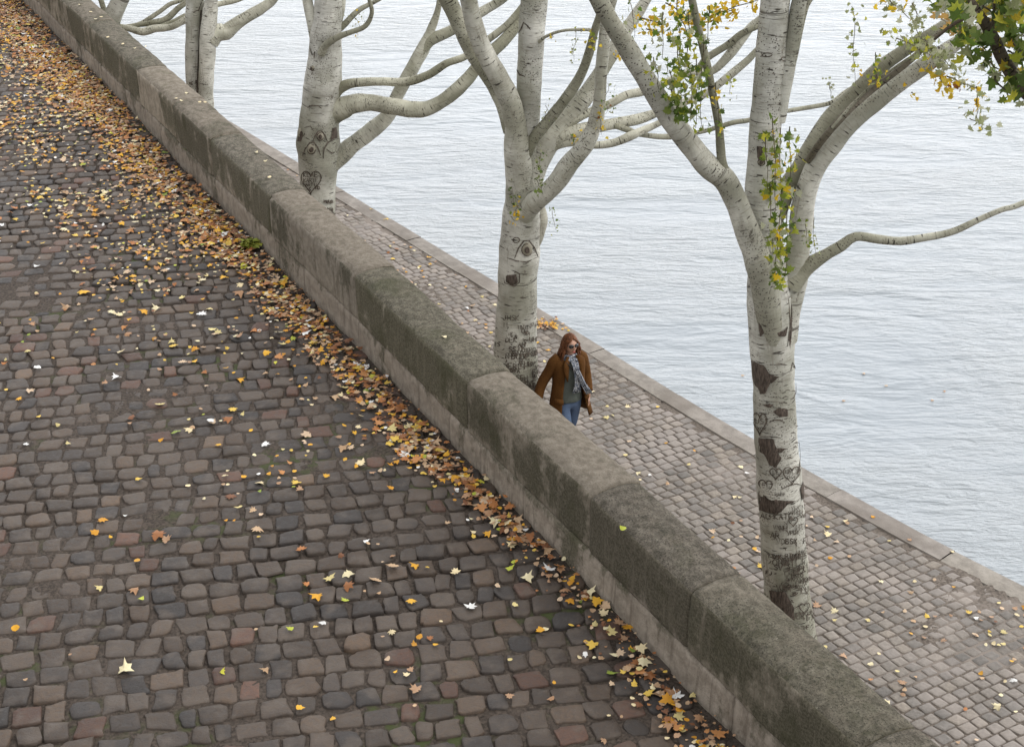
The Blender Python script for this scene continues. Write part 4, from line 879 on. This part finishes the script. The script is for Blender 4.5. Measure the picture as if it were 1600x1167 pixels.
# fifth: only its leaning trunk and branch fan show past the parapet
t = Tree((172, 224), 'leaning grey poplar at the top left, most of its trunk behind the parapet')
t.trunkmesh([(172, 224, 40), (160, 160, 36), (160, 90, 33), (168, 45, 31), (185, 8, 26), (200, -30, 24), (212, -120, 18), (215, -250, 13)])
t.branch([(172, 50, 14, 0), (186, 44, 12, 0), (202, 45, 11, -.03), (222, 50, 12, -.06), (243, 45, 12, -.08), (265, 43, 12, -.1), (287, 33, 11, -.12), (320, 16, 9, -.1), (345, 6, 8, -.1), (380, -4, 7, -.1)], BT, 1.2)
t.branch([(190, 44, 8, .02), (212, 40, 8, .04), (239, 36, 9, .05), (259, 31, 10, .08), (278, 14, 9, .1), (290, 4, 9, .1), (310, -20, 7, .1)], BT2)
t.branch([(200, 44, 7, .05), (222, 36, 7, .1), (249, 19, 7, .15), (266, 7, 7, .2), (288, -1, 6, .25), (320, -20, 4, .25)], BT2)
t.branch([(250, 42, 7, -.02), (272, 33, 6, 0), (290, 24, 6, .05)], BT2)
t.branch([(165, 30, 10, .05), (160, 8, 9, .1), (150, -20, 8, .1)], BT2)
t.finish()

# nearest tree, trunk out of frame on the right: its dark leafy bough crosses the top right corner
t = Tree((1990, 1480), 'nearest poplar, its dark bough of big green leaves in the top right corner', 'white poplars in a row on the quay')
t.trunkmesh([(1990, 1480, 96), (1980, 1200, 84), (1965, 900, 80), (1950, 600, 76), (1935, 350, 70), (1925, 100, 62), (1920, -200, 50), (1920, -500, 36)])
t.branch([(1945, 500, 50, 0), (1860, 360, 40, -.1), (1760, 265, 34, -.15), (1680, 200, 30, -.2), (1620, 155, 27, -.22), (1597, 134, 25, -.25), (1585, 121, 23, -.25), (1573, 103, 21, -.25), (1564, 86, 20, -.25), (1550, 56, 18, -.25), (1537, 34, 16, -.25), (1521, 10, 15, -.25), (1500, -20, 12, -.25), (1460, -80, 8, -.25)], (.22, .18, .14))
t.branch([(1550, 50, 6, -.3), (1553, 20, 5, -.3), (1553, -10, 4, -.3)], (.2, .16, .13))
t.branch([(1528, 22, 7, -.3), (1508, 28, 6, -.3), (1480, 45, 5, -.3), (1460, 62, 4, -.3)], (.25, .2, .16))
for x0, y0, x1, y1, n_ in ((1455, -5, 1500, 5, 26), (1470, 5, 1510, 15, 22), (1500, 40, 1505, 85, 20), (1515, 45, 1540, 80, 22), (1540, 90, 1560, 110, 14), (1555, 120, 1580, 155, 16), (1570, 20, 1600, 60, 34), (1580, 60, 1605, 100, 30), (1545, -5, 1600, 15, 34), (1535, 10, 1560, 30, 16), (1590, 110, 1620, 160, 16), (1575, 80, 1600, 90, 14), (1620, 20, 1660, 140, 50), (1560, -40, 1660, -10, 50)):
    t.shoot(x0, y0, x1, y1, int(n_ * .72), .11, DARKG[1:3] + GREEN + GREEN + GREY + LIME + YEL[3:], -.3, 10, .004, 'maple', .55, .16)
for x0, y0, x1, y1, n_ in ((1545, 28, 1550, 34, 3), (1554, 52, 1560, 56, 3), (1564, 68, 1572, 74, 4), (1534, 78, 1542, 84, 4)): t.shoot(x0, y0, x1, y1, n_, .06, YEL, -.15, 4)
for k in range(26):
    x = random.uniform(1620, 2200); y = random.uniform(-500, 100); t.shoot(x, y, x + random.gauss(0, 60), y + random.uniform(40, 120), 18, .11, DARKG + GREEN, random.uniform(-1.2, 1.2), 36, .006)
t.finish()

# ---------------------------------------------------------------- the walking woman
def skin(name, verts, edges, mat, parent, sub=2):
    me = bpy.data.meshes.new(name); me.from_pydata([(v[0] * XS, v[1], v[2]) for v in verts], edges, []); o = bpy.data.objects.new(name, me); col.objects.link(o)
    md = o.modifiers.new('s', 'SKIN'); md.use_smooth_shade = True
    for i, v in enumerate(verts): r = v[3]; me.skin_vertices[0].data[i].radius = (r, v[4] if len(v) > 4 else r)
    me.skin_vertices[0].data[0].use_root = True
    o.modifiers.new('b', 'SUBSURF').levels = sub
    dg = bpy.context.evaluated_depsgraph_get(); m2 = bpy.data.meshes.new_from_object(o.evaluated_get(dg)); bpy.data.objects.remove(o)
    m2.name = name; return m2
FP = onz(886, 720, QZ); XS = .93
wom = empty('person', FP + Vector((0, 0, .02)), R(24)); wom.scale = (.985,) * 3; tag(wom, 'red-haired woman in rust brown coat, patterned scarf, sunglasses and jeans walking along the quay', 'person')
SKIN_M = mat_fabric('warm_skin', (.47, .28, .20), (.54, .33, .245), 40, .55, .05)
def bodymesh():
    # local: faces -y, +x is the picture's right (her left side)
    v = [(0, 0, .93, .125, .085), (0, .0, 1.08, .125, .095), (0, .01, 1.25, .145, .10), (0, .015, 1.37, .12, .085), (0, .005, 1.43, .055, .055), (0, -.01, 1.485, .052, .055)]
    e = [(0, 1), (1, 2), (2, 3), (3, 4), (4, 5)]
    def add(*q):
        v.append(q); return len(v) - 1
    # her left arm, hand in pocket (picture right); her right arm swinging back and out (picture left)
    a = add(.165, .015, 1.355, .04); e.append((3, a)); b = add(.262, .045, 1.10, .032); e.append((a, b)); c = add(.245, -.07, .925, .028); e.append((b, c)); h1 = add(.22, -.10, .87, .036, .022); e.append((c, h1))
    a = add(-.165, .02, 1.355, .04); e.append((3, a)); b = add(-.31, .085, 1.10, .032); e.append((a, b)); c = add(-.41, .035, .90, .028); e.append((b, c)); h2 = add(-.42, .005, .86, .034, .02); e.append((c, h2))
    for hx, hy, hz, s_ in ((.22, -.10, .87, 1), (-.42, .005, .86, -1)):
        hi = h1 if s_ == 1 else h2
        for k, (off, ln) in enumerate(((-.024, .068), (-.008, .078), (.008, .074), (.022, .058))):
            p = add(hx + s_ * .004, hy + off, hz - .045, .0095); q = add(hx + s_ * .0, hy + off * 1.1 - .004, hz - .045 - ln * .55, .0088); r = add(hx - s_ * .014, hy + off * 1.1 - .01, hz - .045 - ln, .0075); e.extend([(hi, p), (p, q), (q, r)])
        p = add(hx - s_ * .004, hy - .034, hz - .012, .011); q = add(hx - s_ * .012, hy - .05, hz - .045, .0095); e.extend([(hi, p), (p, q)])
    # legs: her right leg (picture left) forward
    for sx, ky, fy, kz in ((-1, -.14, -.20, .50), (1, .05, .20, .49)):
        a = add(sx * .085, 0, .86, .070); e.append((0, a)); b = add(sx * .085, ky, kz, .045); e.append((a, b)); c = add(sx * .08, fy * .9, .26, .040); e.append((b, c)); d = add(sx * .08, fy, .085, .04); e.append((c, d)); f = add(sx * .085, fy - .12, .035, .036, .03); e.append((d, f))
    return skin('body', v, e, SKIN_M, wom)
me = bodymesh()
# the head joins the body mesh as part of one surface
bm = bmesh.new(); bm.from_mesh(me)
HM = Matrix.Translation((0, -.025, 1.565)) @ Matrix.Rotation(R(2), 4, 'Z') @ Matrix.Rotation(R(-4), 4, 'X')
def headpt(th, ph):                                 # th around (0 = front -y), ph -90..90
    x = math.sin(th) * math.cos(ph); y = -math.cos(th) * math.cos(ph); z = math.sin(ph)
    rx, ry, rz = .072, .092, .113
    if z < 0: rx *= 1 - .30 * (-z) ** 1.3; ry *= 1 - .10 * -z
    p = Vector((x * rx, y * ry, z * rz)); fr = max(0, -y)
    g = lambda cx, cz, sx, sz: math.exp(-((p.x - cx) / sx) ** 2 - ((p.z - cz) / sz) ** 2) * (1 if y < 0 else 0)
    p.y -= .022 * g(0, -.018, .010, .022) + .008 * g(0, .004, .007, .02) + .007 * g(0, -.056, .020, .006) + .006 * g(0, -.069, .018, .006) + .008 * g(0, -.092, .022, .014)
    p.y += .007 * g(.028, .012, .014, .011) + .007 * g(-.028, .012, .014, .011) - .005 * g(.03, .032, .022, .008) - .005 * g(-.03, .032, .022, .008)
    p.x += math.copysign(.004, p.x) * (abs(p.x) > .04) * math.exp(-((p.z + .02) / .02) ** 2) * fr
    return p
NU, NV = 40, 30; hv = []
for j in range(1, NV):
    hv.append([bm.verts.new(HM @ headpt(2 * math.pi * i / NU, R(-90 + 180 * j / NV))) for i in range(NU)])
bot = bm.verts.new(HM @ headpt(0, R(-90))); top_ = bm.verts.new(HM @ headpt(0, R(90)))
for j in range(len(hv) - 1):
    for i in range(NU): bm.faces.new((hv[j][i], hv[j][(i + 1) % NU], hv[j + 1][(i + 1) % NU], hv[j + 1][i]))
for i in range(NU): bm.faces.new((bot, hv[0][(i + 1) % NU], hv[0][i])); bm.faces.new((top_, hv[-1][i], hv[-1][(i + 1) % NU]))
for sx in (-1, 1):                                  # ears
    q = bmesh.ops.create_uvsphere(bm, u_segments=10, v_segments=8, radius=1, matrix=HM @ Matrix.Translation((sx * .072, .008, -.008)) @ Matrix.Rotation(sx * R(18), 4, 'Z') @ Matrix.Diagonal((.008, .017, .028, 1)))
bm.to_mesh(me); bm.free(); me.materials.clear(); body = link('body', me, SKIN_M, wom)
def loft(name, rings, mat, parent=wom, close=True, caps=(False, False), smooth=True, thick=0, cols=None, xs=XS):
    n = len(rings[0]); V = [(p[0] * xs, p[1], p[2]) for r in rings for p in r]; F = []
    for i in range(len(rings) - 1):
        for k in range(n if close else n - 1): F.append((i * n + k, i * n + (k + 1) % n, (i + 1) * n + (k + 1) % n, (i + 1) * n + k))
    if caps[0]: F.append(tuple(reversed(range(n))))
    if caps[1]: F.append(tuple((len(rings) - 1) * n + k for k in range(n)))
    o = mesh(name, V, F, mat, parent, smooth, cols if cols is not None else [(1, 1, 1)] * len(V))
    if thick: md = o.modifiers.new('t', 'SOLIDIFY'); md.thickness = thick; md.offset = 0
    return o
COAT = mat_fabric('rust_wool', (.065, .028, .008), (.125, .055, .015), 180, .95, .5); COAT_IN = mat_fabric('rust_lining', (.07, .028, .010), (.11, .045, .015), 100)
# coat body: open at the front, gap widening to the hem, swinging wide
rings = []
for z, rx, ry, cy, gap, dx in ((1.455, .075, .070, .02, 30, 0), (1.43, .105, .085, .02, 30, 0), (1.40, .165, .10, .02, 27, 0), (1.36, .205, .115, .015, 24, 0), (1.28, .215, .125, .01, 24, 0), (1.18, .205, .13, .01, 28, 0), (1.06, .205, .135, .005, 34, .0), (.94, .225, .15, .0, 38, .005), (.82, .25, .17, -.005, 40, .01), (.72, .27, .185, -.01, 41, .015), (.63, .285, .195, -.012, 42, .02)):
    r = []
    for k in range(41):
        a = R(gap) + (2 * math.pi - 2 * R(gap)) * k / 40; fold = 1 + .035 * math.sin(a * 5 + z * 3) * (1.4 - z) + .02 * mnoise.noise(Vector((a * 2, z * 5, 0)))
        e_ = 2 / 2.3; sx, cx = math.sin(a), -math.cos(a); zz = z + (.02 * math.sin(a * 2) if z < .7 else 0)
        r.append((dx + math.copysign(abs(sx) ** e_, sx) * rx * fold, cy + math.copysign(abs(cx) ** e_, cx) * ry * fold, zz))
    rings.append(r)
coat = loft('coat', rings, COAT, close=False, thick=.014)
# lapels and folded collar
for sx in (-1, 1):
    L = [[(sx * .045, -.075, 1.44), (sx * .075, -.088, 1.45)], [(sx * .06, -.112, 1.36), (sx * .135, -.118, 1.37)], [(sx * .075, -.135, 1.26), (sx * .14, -.135, 1.29)], [(sx * .085, -.137, 1.14), (sx * .10, -.145, 1.16)]]
    loft('lapel', L, COAT, coat, close=False, thick=.014)
cr = []
for z, r_, oy in ((1.42, .10, .02), (1.475, .082, .022), (1.48, .092, .024), (1.43, .118, .024)):
    cr.append([(math.sin(R(50) + R(260) * k / 20) * r_, oy - math.cos(R(50) + R(260) * k / 20) * r_ * .85, z + .012 * math.cos(R(50) + R(260) * k / 20)) for k in range(21)])
loft('collar', cr, COAT, coat, close=False, thick=.01)
def sleeve(pts, rad):
    V, F, TT, U = tube([(q[0] * XS, q[1], q[2]) for q in pts], [q * .93 for q in rad], 16, .03, .10, 2.0, cap=False); mb = MB(); mb.add(V, F, (1, 1, 1)); o = mb.build('sleeve', COAT, coat); md = o.modifiers.new('t', 'SOLIDIFY'); md.thickness = .008; return o
sleeve([(.12, .02, 1.39), (.19, .025, 1.34), (.235, .04, 1.22), (.265, .045, 1.10), (.262, -.01, 1.00), (.245, -.07, .925)], [.075, .082, .074, .066, .060, .056])
sleeve([(-.12, .02, 1.39), (-.185, .03, 1.34), (-.245, .06, 1.22), (-.31, .085, 1.10), (-.365, .07, 1.00), (-.41, .035, .90)], [.075, .082, .074, .068, .062, .060])
for sx in (-1, 1):                                   # pocket flaps
    loft('pocket_flap', [[(sx * .15, -.155, .93), (sx * .235, -.095, .935)], [(sx * .155, -.172, .87), (sx * .25, -.112, .875)]], COAT, coat, close=False, thick=.012)
# sweater and jeans
SW = mat_fabric('grey_green_knit', (.085, .098, .088), (.125, .14, .125), 260, .95, .5); JN = mat_fabric('blue_denim', (.055, .085, .15), (.12, .165, .25), 240, .9, .3)
rings = []
for z, rx, ry, cy in ((1.43, .07, .06, .0), (1.40, .13, .085, .01), (1.34, .165, .105, .005), (1.24, .165, .118, -.002), (1.12, .150, .112, 0), (1.02, .160, .118, 0), (.93, .178, .128, 0), (.86, .186, .132, 0), (.845, .178, .124, 0)):
    rings.append([(math.sin(a) * rx * (1 + .03 * math.sin(a * 7 + z * 9)), cy - math.cos(a) * ry * (1 + .03 * math.sin(a * 6 + z * 14)), z) for a in [2 * math.pi * k / 36 for k in range(36)]])
loft('sweater', rings, SW)
jv = [(0, .0, .93, .158, .118), (0, 0, .86, .15, .11)]; je = [(0, 1)]  # hips
for sx, ky, fy, kz in ((-1, -.14, -.20, .50), (1, .05, .20, .49)):
    n0 = len(jv); jv += [(sx * .088, -.01, .78, .095), (sx * .088, ky * .5, .66, .084), (sx * .087, ky, kz, .070), (sx * .083, fy * .9, .27, .062), (sx * .08, fy, .12, .052)]; je += [(1, n0), (n0, n0 + 1), (n0 + 1, n0 + 2), (n0 + 2, n0 + 3), (n0 + 3, n0 + 4)]
link('jeans', skin('jeans', jv, je, JN, wom), JN, wom)
BOOT = mat_fabric('dark_leather', (.02, .016, .014), (.04, .032, .028), 60, .5, .1)
for sx, fy in ((-1, -.20), (1, .20)):
    link('boot', skin('boot', [(sx * .08, fy + .02, .16, .05), (sx * .08, fy + .01, .06, .048), (sx * .083, fy - .08, .035, .042, .034), (sx * .088, fy - .165, .028, .034, .026)], [(0, 1), (1, 2), (2, 3)], BOOT, wom), BOOT, wom)
# scarf: two loose wraps round the neck and two hanging ends
def scarfmat():
    t = NT('patterned_scarf'); v = t.coord(); a = t.noise(v, 34, 3, .6, 1.0); b = t.noise(v, 18, 2, .5, .6)
    c = t.mix(t.ramp(a, .44, .54), (.12, .145, .19), (.36, .37, .39)); c = t.mix(t.ramp(b, .54, .62), c, (.045, .05, .065)); t.color(c); t.rough(.9); t.bump(a, .6, .01); return t.m
SM = scarfmat()
for z0, rr, sz, ph in ((1.425, .080, .030, 0), (1.395, .095, .034, 1.5)):
    ring = []
    pts = [(math.sin(a) * rr, .005 - math.cos(a) * rr * .92, z0 + .018 * math.cos(a + ph * .3) * 1 - .02 * (math.cos(a) > 0) * math.cos(a) * 1) for a in [2 * math.pi * k / 16 for k in range(17)]]
    V, F, TT, U = tube(pts, [sz * (1 + .15 * math.sin(k * 1.9)) for k in range(17)], 12, .02, .22, 3.0 + ph, cap=False); mb = MB(); mb.add(V, F, (1, 1, 1)); mb.build('scarf', SM, wom)
def strip(path, wd, wob):
    rings = []
    for i, (x, y, z, w_) in enumerate(path):
        rings.append([(x + (k / 8 - .5) * w_, y - .014 * math.sin(k * 2.1 + i * .5) + .0, z + .004 * math.sin(k * 3)) for k in range(9)])
    loft('scarf_end', rings, SM, wom, close=False, thick=.012)
strip([(.015, -.115, 1.39, .09), (.02, -.152, 1.31, .085), (.03, -.165, 1.22, .08), (.04, -.168, 1.14, .085), (.03, -.170, 1.06, .10), (.02, -.168, 1.00, .11)], 0, 0)
strip([(.0, -.12, 1.38, .07), (.03, -.17, 1.28, .06), (.07, -.182, 1.19, .06), (.11, -.188, 1.10, .07), (.16, -.185, 1.02, .075), (.195, -.18, .96, .08)], 0, 0)
# hair: a cap and shoulder-length locks
gp = lambda ph: 58 if ph < 12 else max(0, 58 - (ph - 12) * 1.7)
HAIR = mat_fabric('auburn_hair', (.065, .026, .013), (.185, .075, .034), 55, .45, .7)
rings = []
for ph in range(-20, 91, 10):
    row = []
    for k in range(33):
        a = R(gp(ph)) + (2 * math.pi - 2 * R(gp(ph))) * k / 32
        p = headpt(a, R(ph)) * 1.0; q = p.normalized() * (.016 + .006 * math.sin(k * 2.9 + ph * .02)); row.append(HM @ (p + q + Vector((0, .006, .002))))
    rings.append(row)
hair = loft('hair', rings, HAIR, close=False, thick=.012, xs=1)
mb = MB(); hr = random.Random(4)
for k in range(96):
    a = R(hr.choice((-1, 1)) * hr.uniform(68, 178)); ph = R(hr.uniform(0, 55)); p0 = HM @ (headpt(a, ph) * 1.13)
    out = Vector((math.sin(a), -math.cos(a) * .8, 0)); ln = hr.uniform(.17, .28); pts = [p0]
    for j in range(1, 5): t_ = j / 4; pts.append(p0 + out * (.048 * t_ + .014 * math.sin(t_ * 6 + k)) + Vector((hr.gauss(0, .006), hr.gauss(0, .006) + .012 * t_, -ln * t_)))
    V, F, TT, U = tube(pts, [.012, .015, .015, .012, .004], 7, .03, .15, k * 1.0); mb.add(V, F, (1, 1, 1))
mb.build('lock', HAIR, hair)
# sunglasses
GL = NT('dark_lens'); GL.color((.008, .008, .01)); GL.rough(.12); GL.b.inputs['Specular IOR Level'].default_value = .6
mb = MB()
for sx in (-1, 1):
    ctr = [(-.026 * sx * -1 + .0)]; V = []; n_ = 18
    for rr in (0, .55, 1, 1.08):
        for k in range(n_ if rr else 1):
            a = 2 * math.pi * k / n_; x = sx * .033 + rr * .029 * math.cos(a); z = .012 + rr * .0225 * math.sin(a) * (1 - .1 * math.cos(a) * sx * -1); y = -.093 + .45 * (abs(x) ** 1.55) * 2.3 - .006 * (1 - rr * rr) + (.004 if rr > 1 else 0); V.append(HM @ Vector((x, y - .006, z)))
    F = [(0, 1 + k, 1 + (k + 1) % n_) for k in range(n_)] + [(1 + r_ * n_ + k, 1 + r_ * n_ + (k + 1) % n_, 1 + (r_ + 1) * n_ + (k + 1) % n_, 1 + (r_ + 1) * n_ + k) for r_ in range(2) for k in range(n_)]
    mb.add(V, F)
    V, F, TT, U = tube([HM @ Vector((sx * .056, -.082, .018)), HM @ Vector((sx * .072, -.05, .016)), HM @ Vector((sx * .078, .0, .008))], [.0035] * 3, 6, .02, 0); mb.add(V, F)
V, F, TT, U = tube([HM @ Vector((-.008, -.106, .018)), HM @ Vector((0, -.109, .02)), HM @ Vector((.008, -.106, .018))], [.003] * 3, 6, .01, 0); mb.add(V, F)
mb.build('sunglasses', GL.m, wom)
LP = NT('lips'); LP.color((.36, .10, .085)); LP.rough(.5)
mb = MB()
for z_, b_ in ((-.056, .004), (-.066, -.003)):
    V, F, TT, U = tube([HM @ Vector((-.021, -.081, -.061)), HM @ Vector((-.009, -.0905, z_)), HM @ Vector((0, -.0925, z_ - .001)), HM @ Vector((.009, -.0905, z_)), HM @ Vector((.021, -.081, -.061))], [.001, .004, .0042, .004, .001], 6, .004, 0); mb.add(V, F)
mb.build('lips', LP.m, body)
# thin bag strap across the chest
V, F, TT, U = tube([(-.10, -.10, 1.40), (-.04, -.135, 1.32), (.05, -.158, 1.20), (.13, -.165, 1.06), (.19, -.15, .94)], [.007] * 5, 6, .03, 0); mb = MB(); mb.add(V, F); mb.build('bag_strap', BOOT, wom)

# dead leaves and a small weed caught at the foot of the parapet
tuft = MB(); wpt = onz(300, 262, .02); rr = random.Random(3)
for k in range(16):
    V, F = leaf_verts('lobed', rr.uniform(.05, .10), rr, .6); m = Matrix.Rotation(rr.uniform(0, 6), 3, 'Z') @ Matrix.Rotation(rr.uniform(-1.5, 1.5), 3, 'X'); hh = rr.uniform(0, .26); c = random.choice(BROWN if hh < .2 else GREEN)
    tuft.add([wpt - WN * rr.uniform(.0, .05) + WD * rr.gauss(0, .05) + Vector((0, 0, hh)) + m @ Vector(v) for v in V], F, c)
tag(tuft.build('weed_tuft', M['fallen']), 'withered weed with brown leaves growing up the foot of the parapet', 'plant')
g2 = MB(); wpt = onz(392, 384, .03)
for k in range(18):
    V, F = leaf_verts('lobed', rr.uniform(.05, .08), rr, .6); m = Matrix.Rotation(rr.uniform(0, 6), 3, 'Z') @ Matrix.Rotation(rr.uniform(-.8, .8), 3, 'X')
    g2.add([wpt + Vector((rr.gauss(0, .05), rr.gauss(0, .05), rr.uniform(0, .07))) + m @ Vector(v) for v in V], F, rr.choice([(.20, .24, .03), (.28, .30, .04)]))
tag(g2.build('weed_tuft', M['fallen']), 'small green weed sprouting among the fallen leaves by the parapet', 'plant')
print('total leaves', len(leaves))
